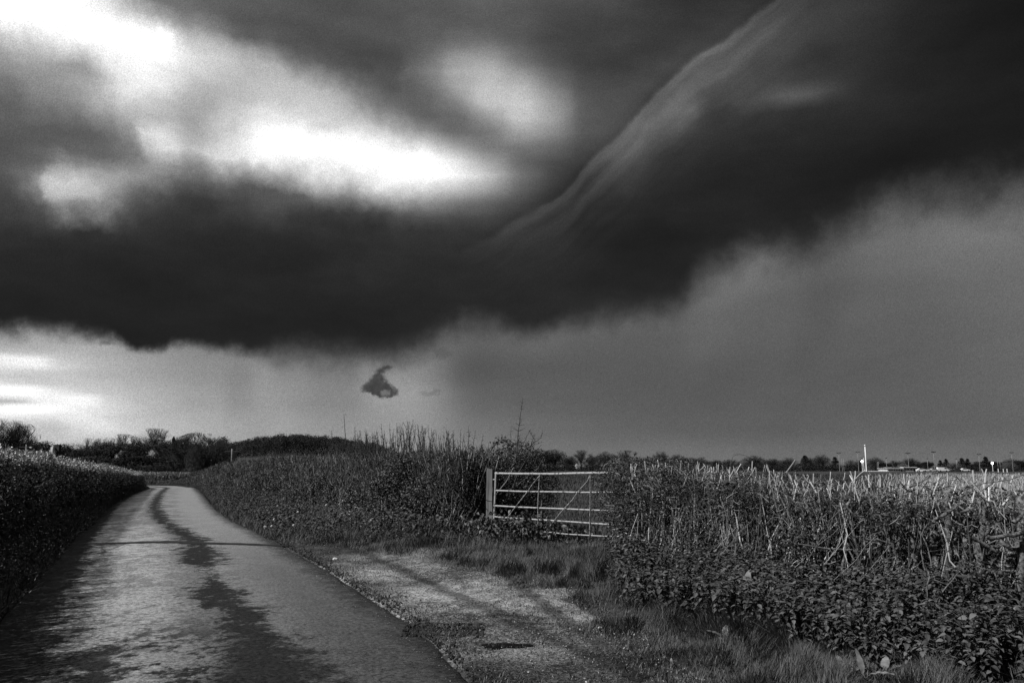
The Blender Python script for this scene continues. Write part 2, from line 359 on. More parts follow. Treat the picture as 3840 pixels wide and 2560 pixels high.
def pl_at(L, t):
    """points along polyline by length; returns xy and unit normal to the right of travel"""
    L = np.array(L, float); d = np.diff(L, axis=0); ln = np.hypot(d[:, 0], d[:, 1]); cum = np.concatenate([[0], ln.cumsum()])
    t = np.clip(t, 0, cum[-1]-1e-6); i = np.clip(np.searchsorted(cum, t, side='right')-1, 0, len(ln)-1)
    f = (t-cum[i])/ln[i]; p = L[i]+d[i]*f[:, None]; dr = d[i]/ln[i][:, None]
    return p, np.stack([dr[:, 1], -dr[:, 0]], -1)
def pl_len(L): d = np.diff(np.array(L, float), axis=0); return float(np.hypot(d[:, 0], d[:, 1]).sum())
def smooth(a, b, x): t = np.clip((x-a)/(b-a), 0, 1); return t*t*(3-2*t)
# cheap value noise on numpy
_tab = np.random.default_rng(3).uniform(0, 1, (256, 256))
def vn(x, y, s=1.):
    x = np.asarray(x)/s; y = np.asarray(y)/s; xi = np.floor(x).astype(int); yi = np.floor(y).astype(int); fx = x-xi; fy = y-yi
    fx = fx*fx*(3-2*fx); fy = fy*fy*(3-2*fy); g = lambda a, b: _tab[a & 255, b & 255]
    return (g(xi, yi)*(1-fx)+g(xi+1, yi)*fx)*(1-fy)+(g(xi, yi+1)*(1-fx)+g(xi+1, yi+1)*fx)*fy
def fbm(x, y, s=1.): return (vn(x, y, s)+.5*vn(x+7.3, y+1.9, s/2.1)+.25*vn(x+3.1, y-4.2, s/4.3))/1.75

# ------------------------------------------------------------------ materials
def gmat(name, a, b, scale=6., rough=.8, detail=5, island=0., spec=.3, bump=0., bscale=None, coord='Object', stretch=None, contrast=(.35, .65), trans=0., ipow=1.8):
    m = bpy.data.materials.new(name); m.use_nodes = True; nt = m.node_tree; N = nt.nodes.new; LK = nt.links.new
    p = nt.nodes['Principled BSDF']; p.inputs['Roughness'].default_value = rough; p.inputs['Specular IOR Level'].default_value = spec
    tc = N('ShaderNodeTexCoord'); vec = tc.outputs[coord]
    if stretch:
        mp = N('ShaderNodeMapping'); mp.inputs['Scale'].default_value = stretch; LK(vec, mp.inputs[0]); vec = mp.outputs[0]
    nz = N('ShaderNodeTexNoise'); LK(vec, nz.inputs['Vector']); nz.inputs['Scale'].default_value = scale; nz.inputs['Detail'].default_value = detail; nz.inputs['Roughness'].default_value = .6
    mr = N('ShaderNodeMapRange'); LK(nz.outputs['Fac'], mr.inputs[0]); mr.inputs[1].default_value = contrast[0]; mr.inputs[2].default_value = contrast[1]
    fac = mr.outputs[0]
    if island:
        ge = N('ShaderNodeNewGeometry'); mx = N('ShaderNodeMix'); mx.data_type = 'FLOAT'; mx.inputs[0].default_value = island
        pw = N('ShaderNodeMath'); pw.operation = 'POWER'; pw.inputs[1].default_value = ipow; LK(ge.outputs['Random Per Island'], pw.inputs[0])
        LK(fac, mx.inputs[2]); LK(pw.outputs[0], mx.inputs[3]); fac = mx.outputs[0]
    cr = N('ShaderNodeMix'); cr.data_type = 'RGBA'; LK(fac, cr.inputs[0]); cr.inputs[6].default_value = (a, a, a, 1); cr.inputs[7].default_value = (b, b, b, 1)
    LK(cr.outputs[2], p.inputs['Base Color'])
    if bump:
        nb = N('ShaderNodeTexNoise'); LK(vec, nb.inputs['Vector']); nb.inputs['Scale'].default_value = bscale or scale*4; nb.inputs['Detail'].default_value = 4
        bp = N('ShaderNodeBump'); bp.inputs['Strength'].default_value = 1; bp.inputs['Distance'].default_value = bump; LK(nb.outputs['Fac'], bp.inputs['Height']); LK(bp.outputs[0], p.inputs['Normal'])
    if trans:
        p.inputs['Transmission Weight'].default_value = 0
    return m
M_ground = gmat('soil_and_grass', .018, .05, 1.5, .95, 8, bump=.03, bscale=14)
M_field = gmat('field_soil', .02, .045, .5, .95, 8, bump=.03, bscale=9)
M_gravel = gmat('gravel', .035, .46, 26, .9, 8, bump=.012, bscale=60, contrast=(.42, .64))
M_stone = gmat('stone', .06, .42, 12, .85, 4, island=.8)
M_clod = gmat('clod', .012, .05, 20, .95, 4, island=.6)
M_leaf = gmat('hedge_leaf', .01, .085, 6, .6, 3, island=.85, spec=.18, ipow=2.6)
M_leafdark = gmat('ivy_leaf', .016, .1, 6, .5, 3, island=.8, spec=.35)
M_leafsun = gmat('sun_painted_leaf', .3, .85, 6, .6, 3, island=.85, spec=.3, ipow=1.2)  # sunlight on the left hedge's top, put into the leaf colour
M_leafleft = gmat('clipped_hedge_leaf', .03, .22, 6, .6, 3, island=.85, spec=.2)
M_inner = gmat('shaded_leaf', .008, .025, 6, .7, 3, island=.7, spec=.2)  # shade deep inside the hedges, put into a near-black leaf colour
M_nettle = gmat('nettle_leaf', .016, .135, 9, .65, 3, island=.8, spec=.2)
M_grass = gmat('grass_blade', .02, .12, 2, .6, 3, island=.8, spec=.3)
M_dry = gmat('dry_grass_blade', .16, .5, 3, .8, 3, island=.7)
M_crop = gmat('crop_blade', .02, .075, 1.2, .75, 3, island=.6)
M_twig = gmat('twig_bark', .02, .42, 9, .8, 4, island=.9, ipow=4., spec=.15)
M_stem = gmat('hedge_stem', .03, .7, 14, .8, 4, island=.88, ipow=3.6, spec=.15)
M_mtwig = gmat('thorn_twig', .018, .38, 9, .75, 4, island=.9, ipow=4.)
M_cut = gmat('cut_wood', .2, .8, 12, .8, 3, island=.7)
M_darktwig = gmat('dark_twig', .02, .08, 6, .8, 3, island=.7)
M_bark = gmat('hedge_bark', .025, .2, 30, .85, 5, bump=.006, bscale=60, contrast=(.38, .62))
M_far = gmat('far_twigs', .012, .05, .35, .9, 3, island=.5)
M_faro = gmat('far_evergreen', .006, .022, .4, .85, 3, island=.6)
M_farlite = gmat('far_pale_twigs', .06, .17, .5, .9, 3, island=.6)
M_blossom = gmat('blossom', .35, .85, .6, .9, 3, island=.7)
M_fartrunk = gmat('far_trunk', .02, .06, 3, .9, 3)
M_post = gmat('weathered_post', .035, .2, 14, .85, 6, bump=.006, bscale=40, stretch=(1, 1, .08), contrast=(.3, .7))
M_gate = gmat('galvanised_flaking', .04, .34, 22, .55, 5, spec=.5, bump=.0015, bscale=80, contrast=(.36, .47))
M_brace = gmat('rusty_brace', .05, .34, 30, .6, 5, spec=.5, contrast=(.35, .6))
M_white = gmat('white_paint', .72, .85, 3, .5, 3, spec=.5)
M_pale = gmat('pale_wall', .45, .7, .6, .8, 4)
M_grey = gmat('grey_pole', .16, .24, 4, .5, 3, spec=.5)
M_black = gmat('dark_fitting', .012, .025, 4, .5, 3)
M_roof = gmat('dark_roof', .02, .05, 2, .8, 4)
M_glass = gmat('window_glass', .01, .02, 2, .15, 2, spec=.6)
M_pole = gmat('utility_pole_wood', .12, .24, 5, .8, 3)
M_petal = gmat('petal', .6, .85, 20, .7, 2, island=.5)
M_strip = gmat('dark_strip', .004, .014, 14, .85, 4, bump=.01, bscale=30)

# ------------------------------------------------------------------ layout lines (metres)
RE = [(1.30, 1.5), (-.25, 5.9), (-.86, 7.79), (-2.86, 12.45), (-4.24, 15.39), (-6.07, 19.37), (-7.8, 22.85), (-10.65, 29.3), (-16.06, 42.36), (-22.49, 57.6), (-26.5, 64.2), (-34, 67.5), (-50, 69)]
LE = [(-2.4, 1.5), (-4.2, 5.9), (-5.5, 8.9), (-6.48, 11.04), (-8.31, 15.0), (-10.0, 18.75), (-11.57, 22.42), (-14.36, 28.58), (-16.7, 34.0), (-20.39, 43.0), (-25.7, 57.2), (-28.6, 61.0), (-34.5, 63.6), (-50, 65.2)]
LH = [(-3.55, 1.5), (-5.8, 6.5), (-9.15, 14), (-12.7, 22.5), (-18.4, 36.5), (-26.4, 56.5), (-28.4, 58.6), (-34, 60.6), (-48, 62)]
MH = [(-.75, 15.75), (-3.2, 21), (-6.2, 27), (-14, 42.5), (-21, 57), (-27.0, 69.5)]
CH = [(-26.6, 70.6), (-32, 71.2), (-42, 72.2), (-58, 73)]
GH = [(-.38, 15.5), (2.35, 13.62)]
RHL = [(2.1, 13.4), (2.35, 12.0), (3.1, 10.2), (4.55, 7.5), (6.0, 4.6), (7.5, 1.5)]

def terrain(x, y):
    x = np.asarray(x, float); y = np.asarray(y, float)
    dr, sr, _ = pl_dist(x, y, RE); dl, sl, _ = pl_dist(x, y, LE)
    onroad = (sr < 0) & (sl > 0)
    right = np.where(sr > 0, dr, 0.); left = np.where(sl < 0, dl, 0.)
    h = .17*smooth(1.0, 5.5, right)+.15*smooth(.4, 1.6, left)
    dm, sm, _ = pl_dist(x, y, MH); d2, s2, _ = pl_dist(x, y, RHL); d3, s3, _ = pl_dist(x, y, LH)
    h = h+.24*smooth(2.2, .5, dm)*smooth(0, .8, right+(y > 62))+.04*smooth(1.7, .4, d2)+.28*smooth(1.4, .4, d3)*smooth(.1, .7, left)
    far = smooth(40, 380, y)
    h = h-.75*far*smooth(-60, 10, x)
    hill = 13*np.exp(-((x+135)/88)**2-((y-600)/120)**2)
    h = h+hill
    h = h+(fbm(x, y, 1.4)-.5)*.09*smooth(.15, 1.2, np.maximum(right, left))
    return h

def grid_lines(segs):
    out = []
    for a, b, s in segs: out += list(np.arange(a, b, s))
    out.append(segs[-1][1]); return np.array(out)
gx = grid_lines([(-4000, -900, 500), (-900, -120, 30), (-120, -32, 4), (-32, -10, .5), (-10, 9, .14), (9, 40, 1.5), (40, 200, 20), (200, 900, 100), (900, 4000, 500)])
gy = grid_lines([(-60, 0, 10), (0, 24, .16), (24, 76, .6), (76, 200, 8), (200, 900, 25), (900, 6000, 500)])
XX, YY = np.meshgrid(gx, gy); ZZ = terrain(XX, YY)
dr, sr, _ = pl_dist(XX, YY, RE); dl, sl, _ = pl_dist(XX, YY, LE)
ZZ = np.where((sr < 0) & (sl > 0), ZZ-.03, ZZ)
nx, ny = len(gx), len(gy)
ii = (np.arange(ny-1)[:, None]*nx+np.arange(nx-1)[None]).ravel()
tag(mk('ground', np.stack([XX, YY, ZZ], -1).reshape(-1, 3), np.stack([ii, ii+1, ii+nx+1, ii+nx], -1), M_ground, smooth=True), kind='structure')

# ------------------------------------------------------------------ road
def build_road():
    nv, nu = 420, 60
    Ll, Lr = pl_len(LE), pl_len(RE)
    # match the two edges by depth
    ys = np.concatenate([np.linspace(1.5, 57, 360), np.linspace(57, 68, 60)[1:]])
    A = np.array(LE); B = np.array(RE)
    s = np.linspace(0, 1, len(ys))
    def edge(P):
        P = np.array(P); m = P[:, 1] < 57.5
        x = np.interp(ys, P[:, 1], P[:, 0]); return x
    yl = np.where(ys <= 57, ys, 57+(ys-57)*.72); yr = ys
    xl = np.interp(yl, A[:, 1], A[:, 0]); xr = np.interp(yr, B[:, 1], B[:, 0])
    u = np.linspace(0, 1, nu)[None]
    X = xl[:, None]*(1-u)+xr[:, None]*u; Y = yl[:, None]*(1-u)+yr[:, None]*u
    # ragged edges
    rag = (fbm(X, Y, .45)-.5)*.34
    X = X+np.where((u > .985), rag+.03*np.sin(Y*5), 0)+np.where(u < .015, rag, 0)
    d = np.concatenate([[0], np.hypot(np.diff((xl+xr)/2), np.diff((yl+yr)/2)).cumsum()])
    Z = .012+.035*(1-(2*u-1)**2)+(fbm(X, Y, .9)-.5)*.012
    Z[:, 0] -= .05; Z[:, -1] -= .05
    V = np.stack([X, Y, Z], -1).reshape(-1, 3); n = len(ys)
    ii = (np.arange(n-1)[:, None]*nu+np.arange(nu-1)[None]).ravel()
    m = bpy.data.materials.new('worn_asphalt'); m.use_nodes = True; nt = m.node_tree; N = nt.nodes.new; LK = nt.links.new
    o = mk('road', V, np.stack([ii, ii+1, ii+nu+1, ii+nu], -1), m, smooth=True)
    uv = o.data.uv_layers.new(name='road_uv')
    idx = np.empty(len(o.data.loops), np.int32); o.data.loops.foreach_get('vertex_index', idx)
    yy = np.repeat(ys, nu); uu = np.tile(u[0], n)
    uv.data.foreach_set('uv', np.stack([uu, yy/70.], -1)[idx].astype(np.float32).ravel())
    tag(o, kind='structure')
    p = nt.nodes['Principled BSDF']
    def Mt(op, a, b=None, clamp=False):
        q = N('ShaderNodeMath'); q.operation = op; q.use_clamp = clamp
        for i, v in enumerate((a, b)):
            if v is None: continue
            if isinstance(v, bpy.types.NodeSocket): LK(v, q.inputs[i])
            else: q.inputs[i].default_value = v
        return q.outputs[0]
    def curve(v, pts):
        q = N('ShaderNodeFloatCurve'); c = q.mapping.curves[0]; pts = sorted(pts)
        c.points[0].location = pts[0]; c.points[1].location = pts[-1]
        for a in pts[1:-1]: c.points.new(*a)
        q.mapping.update(); LK(v, q.inputs[1]); return q.outputs[0]
    def mr(v, a, b, c=0., d=1.):
        q = N('ShaderNodeMapRange'); q.interpolation_type = 'SMOOTHSTEP'; LK(v, q.inputs[0])
        for i, x in enumerate((a, b, c, d)): q.inputs[i+1].default_value = x
        return q.outputs[0]
    tc = N('ShaderNodeTexCoord'); sp = N('ShaderNodeSeparateXYZ'); LK(tc.outputs['UV'], sp.inputs[0]); t, v = sp.outputs[0], sp.outputs[1]
    def noise(scale, det=5, rough=.6, stretch=None, vec=None):
        q = N('ShaderNodeTexNoise'); src = tc.outputs['Object'] if vec is None else vec
        if stretch:
            mp = N('ShaderNodeMapping'); LK(src, mp.inputs[0]); mp.inputs['Rotation'].default_value = (0, 0, R(-23)); mp.inputs['Scale'].default_value = stretch; src = mp.outputs[0]
        LK(src, q.inputs['Vector']); q.inputs['Scale'].default_value = scale; q.inputs['Detail'].default_value = det; q.inputs['Roughness'].default_value = rough
        return q.outputs['Fac']
    nA = noise(1.25, 7, .68, (1.0, .75, 1)); nB = noise(.55, 5, .6, (1.3, .6, 1)); nC = noise(4.5, 7, .8, (1.0, 1.0, 1))
    warp = Mt('ADD', Mt('MULTIPLY', Mt('SUBTRACT', nA, .5), .20), Mt('MULTIPLY', Mt('SUBTRACT', nC, .5), .44))
    tw = Mt('ADD', t, warp)
    k = 1/70.
    cen = curve(v, [(0, .66), (5.9*k, .66), (6.8*k, .635), (8.2*k, .60), (10*k, .57), (13*k, .58), (16*k, .60), (19*k, .55), (22.4*k, .49), (28*k, .45), (36*k, .43), (57*k, .40), (1, .40)])
    wd = curve(v, [(0, .10), (5.9*k, .095), (7*k, .065), (8.4*k, .055), (9.6*k, .065), (10.6*k, .03), (11.9*k, .01), (12.6*k, .06), (14.6*k, .07), (15.5*k, .04), (17*k, .065), (20*k, .05), (23*k, .06), (30*k, .055), (57*k, .045), (1, .045)])
    dist = Mt('DIVIDE', Mt('ABSOLUTE', Mt('SUBTRACT', tw, cen)), wd)
    strip = mr(dist, 1.9, .6)
    # darker left margin, reaching further in near the camera
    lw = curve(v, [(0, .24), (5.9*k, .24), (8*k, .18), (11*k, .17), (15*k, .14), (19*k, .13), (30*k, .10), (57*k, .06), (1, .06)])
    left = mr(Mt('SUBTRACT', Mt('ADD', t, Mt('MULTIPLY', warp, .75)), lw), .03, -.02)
    near = curve(v, [(0, 1), (5.8*k, .95), (6.5*k, .75), (7.4*k, .5), (8.6*k, .34), (12*k, .3), (15*k, .34), (17*k, .3), (24*k, .34), (34*k, .3), (1, .24)])
    patch = mr(Mt('ADD', nA, Mt('MULTIPLY', Mt('SUBTRACT', nC, .5), .5)), .42, .50)       # 0 dark, 1 pale
    mid = mr(t, .72, .58)
    blot = Mt('MULTIPLY', mr(Mt('ADD', Mt('ADD', Mt('MULTIPLY', nA, .55), Mt('MULTIPLY', nB, .45)), Mt('MULTIPLY', Mt('SUBTRACT', nC, .5), .9)), .57, .44), 1)
    blot2 = Mt('MULTIPLY', blot, Mt('MULTIPLY', near, Mt('ADD', .35, Mt('MULTIPLY', mid, 1.3))), clamp=True)
    redge = mr(Mt('ADD', t, Mt('MULTIPLY', warp, .5)), .84, .99, 0, .9)
    low = curve(v, [(0, 1), (5.9*k, 1), (6.7*k, .8), (7.6*k, 0), (1, 0)])
    foot = Mt('MULTIPLY', Mt('MULTIPLY', low, mr(Mt('ABSOLUTE', Mt('SUBTRACT', tw, .36)), .19, .08)), mr(Mt('ADD', nA, Mt('MULTIPLY', Mt('SUBTRACT', nC, .5), .8)), .60, .46))
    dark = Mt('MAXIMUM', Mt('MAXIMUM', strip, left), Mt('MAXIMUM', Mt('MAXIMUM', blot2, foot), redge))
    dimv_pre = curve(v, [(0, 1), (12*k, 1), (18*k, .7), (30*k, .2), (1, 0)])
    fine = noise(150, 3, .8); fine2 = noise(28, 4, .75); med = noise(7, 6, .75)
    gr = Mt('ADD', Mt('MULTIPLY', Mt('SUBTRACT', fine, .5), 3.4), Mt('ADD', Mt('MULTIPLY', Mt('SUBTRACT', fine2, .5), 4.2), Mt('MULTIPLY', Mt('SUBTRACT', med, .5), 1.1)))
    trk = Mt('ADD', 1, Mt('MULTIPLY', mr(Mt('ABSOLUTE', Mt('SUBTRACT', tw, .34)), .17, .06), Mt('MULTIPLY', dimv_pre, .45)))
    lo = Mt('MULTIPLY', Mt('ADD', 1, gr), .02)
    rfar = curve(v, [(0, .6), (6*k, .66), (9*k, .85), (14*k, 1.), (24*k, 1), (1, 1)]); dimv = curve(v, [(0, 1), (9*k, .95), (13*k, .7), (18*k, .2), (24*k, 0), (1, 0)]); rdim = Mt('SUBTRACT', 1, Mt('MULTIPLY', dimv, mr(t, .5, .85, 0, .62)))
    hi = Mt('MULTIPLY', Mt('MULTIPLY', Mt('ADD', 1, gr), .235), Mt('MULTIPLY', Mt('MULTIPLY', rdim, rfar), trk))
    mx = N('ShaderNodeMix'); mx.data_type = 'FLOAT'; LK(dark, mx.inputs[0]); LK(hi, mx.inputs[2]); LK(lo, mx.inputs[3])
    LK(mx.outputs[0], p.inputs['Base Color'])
    mr2 = N('ShaderNodeMix'); mr2.data_type = 'FLOAT'; LK(dark, mr2.inputs[0]); mr2.inputs[2].default_value = .52; mr2.inputs[3].default_value = .8
    LK(mr2.outputs[0], p.inputs['Roughness']); mr3 = N('ShaderNodeMix'); mr3.data_type = 'FLOAT'; LK(dark, mr3.inputs[0]); mr3.inputs[2].default_value = .3; mr3.inputs[3].default_value = .06; LK(mr3.outputs[0], p.inputs['Specular IOR Level'])
    bp = N('ShaderNodeBump'); bp.inputs['Distance'].default_value = .016; LK(fine2, bp.inputs['Height']); bp.inputs['Strength'].default_value = .8; LK(bp.outputs[0], p.inputs['Normal'])
build_road()

def road_z(x, y):
    dl, _, _ = pl_dist(x, y, LE); dr, _, _ = pl_dist(x, y, RE); u = dl/(dl+dr)
    return .012+.035*(1-(2*u-1)**2)+(fbm(x, y, .9)-.5)*.012
# thin near-black strip laid across the lane
def cross_strip():
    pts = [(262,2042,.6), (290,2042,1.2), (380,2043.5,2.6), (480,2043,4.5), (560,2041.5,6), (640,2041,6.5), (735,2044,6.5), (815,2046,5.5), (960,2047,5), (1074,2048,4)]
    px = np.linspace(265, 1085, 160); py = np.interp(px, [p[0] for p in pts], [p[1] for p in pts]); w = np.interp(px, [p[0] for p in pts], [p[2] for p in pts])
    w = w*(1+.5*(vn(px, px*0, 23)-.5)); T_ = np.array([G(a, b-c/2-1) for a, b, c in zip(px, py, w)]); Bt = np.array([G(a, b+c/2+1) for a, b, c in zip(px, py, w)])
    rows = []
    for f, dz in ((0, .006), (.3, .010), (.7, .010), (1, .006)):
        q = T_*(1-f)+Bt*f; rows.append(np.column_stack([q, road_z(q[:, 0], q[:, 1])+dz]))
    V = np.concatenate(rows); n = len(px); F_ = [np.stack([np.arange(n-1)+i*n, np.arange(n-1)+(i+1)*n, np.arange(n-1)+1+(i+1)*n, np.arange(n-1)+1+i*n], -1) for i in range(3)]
    tag(mk('road_dark_strip', V, np.concatenate(F_), M_strip, smooth=True), kind='structure')
cross_strip()

# ------------------------------------------------------------------ gravel pull-in
GP = [G(*p) for p in [(1085,2035),(1300,2052),(1600,2068),(1850,2085),(2020,2110),(2130,2170),(2240,2260),(2330,2330),(2450,2420),(2620,2560)]]
GPL = [tuple(p) for p in GP]+[(1.6, 4.2), (2.2, 1.5)]
def in_gravel(x, y, m=0.):
    d1, s1, _ = pl_dist(x, y, RE); d2, s2, _ = pl_dist(x, y, GPL[::-1])
    # between the road edge and the outer line
    ins = (s1 > 0)
    dd = np.where(s2 < 0, d2, -d2)     # positive inside
    return ins, dd, d1
def gravel():
    xs = np.arange(-8.5, 3.2, .045); ys = np.arange(3.0, 20.5, .045); X, Y = np.meshgrid(xs, ys)
    d1, s1, _ = pl_dist(X, Y, RE)
    P = np.array(GPL); # outer boundary as x limit by depth
    xo = np.interp(Y, P[::-1][:, 1], P[::-1][:, 0]) if P[0, 1] > P[-1, 1] else None
    inside = (X < xo+(fbm(X, Y, .7)-.5)*.9) & ((s1 > 0) | (d1 < .12)) & (Y < 17.5)
    Z = terrain(X, Y)+.012+(fbm(X, Y, .16)-.35)*.035
    Z += -.03*np.exp(-((X+.07)/.30)**2-((Y-7.14)/.16)**2)
    Z = Z-.09*smooth(.45, .0, xo+(fbm(X, Y, .7)-.5)*.9-X)-.09*smooth(17.0, 17.5, Y)
    Z = np.where(s1 < 0, Z-.05, Z)
    nx, ny = len(xs), len(ys); f = inside[:-1, :-1] & inside[1:, :-1] & inside[:-1, 1:] & inside[1:, 1:]
    j, i = np.nonzero(f); a = j*nx+i
    V = np.stack([X, Y, Z], -1).reshape(-1, 3); Fq = np.stack([a, a+1, a+nx+1, a+nx], -1)
    used, invx = np.unique(Fq, return_inverse=True)
    m = bpy.data.materials.new('gravelly_earth'); m.use_nodes = True; nt = m.node_tree; N = nt.nodes.new; LK = nt.links.new
    p = nt.nodes['Principled BSDF']; p.inputs['Roughness'].default_value = .92; p.inputs['Specular IOR Level'].default_value = .25
    tc = N('ShaderNodeTexCoord')
    def noise(s, d, r=.6):
        q = N('ShaderNodeTexNoise'); LK(tc.outputs['Object'], q.inputs['Vector']); q.inputs['Scale'].default_value = s; q.inputs['Detail'].default_value = d; q.inputs['Roughness'].default_value = r; return q.outputs['Fac']
    def mr(v, a, b, c=0., d=1.):
        q = N('ShaderNodeMapRange'); LK(v, q.inputs[0])
        for i_, x in enumerate((a, b, c, d)): q.inputs[i_+1].default_value = x
        return q.outputs[0]
    def Mt(op, a, b=0.):
        q = N('ShaderNodeMath'); q.operation = op
        for i_, v in enumerate((a, b)):
            if isinstance(v, bpy.types.NodeSocket): LK(v, q.inputs[i_])
            else: q.inputs[i_].default_value = v
        return q.outputs[0]
    big = noise(.7, 5); fine = noise(38, 5, .75); mid = noise(6, 5, .7)
    val = Mt('ADD', mr(big, .40, .60, .0, .40), Mt('ADD', mr(mid, .35, .65, -.16, .2), mr(fine, .38, .62, -.28, .42)))
    sp = N('ShaderNodeSeparateXYZ'); LK(tc.outputs['Object'], sp.inputs[0])
    dy = Mt('DIVIDE', Mt('SUBTRACT', sp.outputs[1], 10.3), 4.2); cxx = Mt('ADD', Mt('MULTIPLY', sp.outputs[1], -.30), 2.4); dx = Mt('DIVIDE', Mt('SUBTRACT', sp.outputs[0], cxx), 2.1)
    dry = mr(Mt('ADD', Mt('ADD', Mt('MULTIPLY', dx, dx), Mt('MULTIPLY', dy, dy)), Mt('MULTIPLY', Mt('SUBTRACT', mid, .5), 2.2)), 1.25, .35, .22, 1.)
    def rut(x0, y0, x1, y1, w):
        b_ = (x1-x0)/(y1-y0); xl_ = Mt('ADD', Mt('MULTIPLY', sp.outputs[1], b_), x0-b_*y0); d_ = Mt('ABSOLUTE', Mt('ADD', Mt('SUBTRACT', sp.outputs[0], xl_), Mt('MULTIPLY', Mt('SUBTRACT', mid, .5), .25)))
        return mr(d_, w*.5, w*1.5, .35, 1.)
    ra, rb = rut(*G(2180, 2330, .1), *G(2520, 2560, .1), .09), rut(*G(1500, 2110, .1), *G(2180, 2400, .1), .12)
    val = Mt('MULTIPLY', Mt('MULTIPLY', Mt('MULTIPLY', Mt('MAXIMUM', val, .04), dry), Mt('MULTIPLY', ra, rb)), .62)
    LK(val, p.inputs['Base Color'])
    bp = N('ShaderNodeBump'); bp.inputs['Distance'].default_value = .02; LK(fine, bp.inputs['Height']); LK(bp.outputs[0], p.inputs['Normal'])
    tag(mk('gravel_pull_in', V[used], invx.reshape(Fq.shape), m, smooth=True), kind='structure')
gravel()
def gravel_pts(n, ymin=4.2, ymax=17.3):
    Y = ymin*(ymax/ymin)**U(0, 1, n); X = U(-8, 3, n); P = np.array(GPL); xo = np.interp(Y, P[::-1][:, 1], P[::-1][:, 0])
    d1, s1, _ = pl_dist(X, Y, RE); m = (X < xo) & (s1 > 0); return X[m], Y[m], d1[m], (xo-X)[m]
ICO = (np.array([(0,0,-.6),(.9,0,0),(.28,.85,.05),(-.72,.53,0),(-.72,-.53,.05),(.28,-.85,0),(0,0,.62)])*.5, [np.array([(0,2,1),(0,3,2),(0,4,3),(0,5,4),(0,1,5),(6,1,2),(6,2,3),(6,3,4),(6,4,5),(6,5,1)])])
X, Y, d, e = gravel_pts(60000); _q = (X-(2.4-.3*Y))/2.1; _k = U(0, 1, len(X)) < .14+.86*smooth(1.5, .3, _q**2+((Y-10.3)/4.2)**2); X, Y = X[_k], Y[_k]; z = terrain(X, Y)+.02+(fbm(X, Y, .16)-.35)*.035
n = len(X); S = (rng.gamma(2., .003, n)+.004)[:, None]*U(.6, 1.3, (n, 3))
V, Fs = scatter(*ICO, np.stack([X, Y, z], -1), frames(rng.normal(size=(n, 3))), S)
tag(mk('gravel_stones', V, Fs, M_stone), 'loose pale gravel and pebbles strewn over the gateway pull-in', 'gravel', kind='stuff')
# crumbled dark clods at the broken edge and along the road margin
t = U(2.5, 20, 5200); q, nn = pl_at(RE, t); off = np.abs(rng.normal(0, .10, len(t)))-.03; q = q+nn*off[:, None]
hot = np.exp(-((q[:, 1]-7.55)/.35)**2); keep = U(0, 1, len(t)) < .35+.65*hot; q = q[keep]; n = len(q)
# extra lumps in the hollow
hp = np.column_stack([U(-1.0, -.25, 900), U(7.35, 7.95, 900)]); q = np.concatenate([q, hp]); n = len(q)
S = (rng.gamma(2.2, .008, n)+.006)[:, None]*U(.6, 1.2, (n, 3))
V, Fs = scatter(*ICO, np.column_stack([q, terrain(q[:, 0], q[:, 1])+.025]), frames(rng.normal(size=(n, 3))), S)
tag(mk('broken_edge_crumbs', V, Fs, M_clod), 'dark crumbled asphalt and earth along the ragged right edge of the lane', 'rubble', kind='stuff')
t = U(3, 21, 1500); q, nn = pl_at(RE, t); q = q-nn*np.abs(rng.normal(0, .22, len(t)))[:, None]; n = len(q); S = (rng.gamma(2., .0022, n)+.003)[:, None]*U(.6, 1.3, (n, 3))
V, Fs = scatter(*ICO, np.column_stack([q, road_z(q[:, 0], q[:, 1])+.003]), frames(rng.normal(size=(n, 3))), S)
tag(mk('road_grit', V, Fs, M_stone), 'loose grit scattered onto the right margin of the lane', 'grit', kind='stuff')
# puddle
def puddle():
    c = G(1895, 2414, .03); n = 40; a = np.arange(n)*2*pi/n; rr = 1+.13*np.sin(3*a+1)+.08*np.sin(5*a)
    x = c[0]+.20*rr*np.cos(a); y = c[1]+.085*rr*np.sin(a); V = np.column_stack([x, y, np.full(n, terrain(c[0], c[1])+.026)])
    m = gmat('puddle_water', .004, .006, 3, .04, 2, spec=.5)
    V2 = V.copy(); V2[:, 2] -= .03; V2 = np.concatenate([V, V2])
    tag(mk('puddle', V2, [np.arange(n)[None], np.stack([np.arange(n), (np.arange(n)+1) % n, (np.arange(n)+1) % n+n, np.arange(n)+n], -1)], m), kind='structure')
puddle()
# a few single stones and a fallen twig
def stone(px, py, size, label, mat=M_stone):
    g = G(px, py, .1); z = float(terrain(g[0], g[1])); 
    import bmesh
    bm = bmesh.new(); bmesh.ops.create_icosphere(bm, subdivisions=2, radius=size/2)
    rs = np.random.default_rng(int(px))
    for v in bm.verts:
        f = 1+.3*(rs.random()-.5); v.co.x *= f*1.2; v.co.y *= f; v.co.z *= f*.62
    me = bpy.data.meshes.new('stone'); bm.to_mesh(me); bm.free(); me.materials.append(mat)
    o = bpy.data.objects.new('stone', me); sc.collection.objects.link(o); o.location = (g[0], g[1], z+size*.22); o.rotation_euler[2] = px
    tag(o, label, 'stone', 'loose stones beside the gateway')
M_flint = gmat('white_flint', .5, .85, 14, .7, 3)
stone(2252, 2315, .05, 'white flint lying alone where gravel meets the grass', M_flint)
stone(1258, 2076, .09, 'pale stone at far end of the gravel beneath the hedge bank', M_flint)
stone(1940, 2520, .05, 'flat stone on the gravel beyond the puddle', M_stone)

# ------------------------------------------------------------------ grasses and low plants
def pt(x, y, dz=0.): return np.stack([x, y, terrain(x, y)+dz], -1)
bag = Bag()
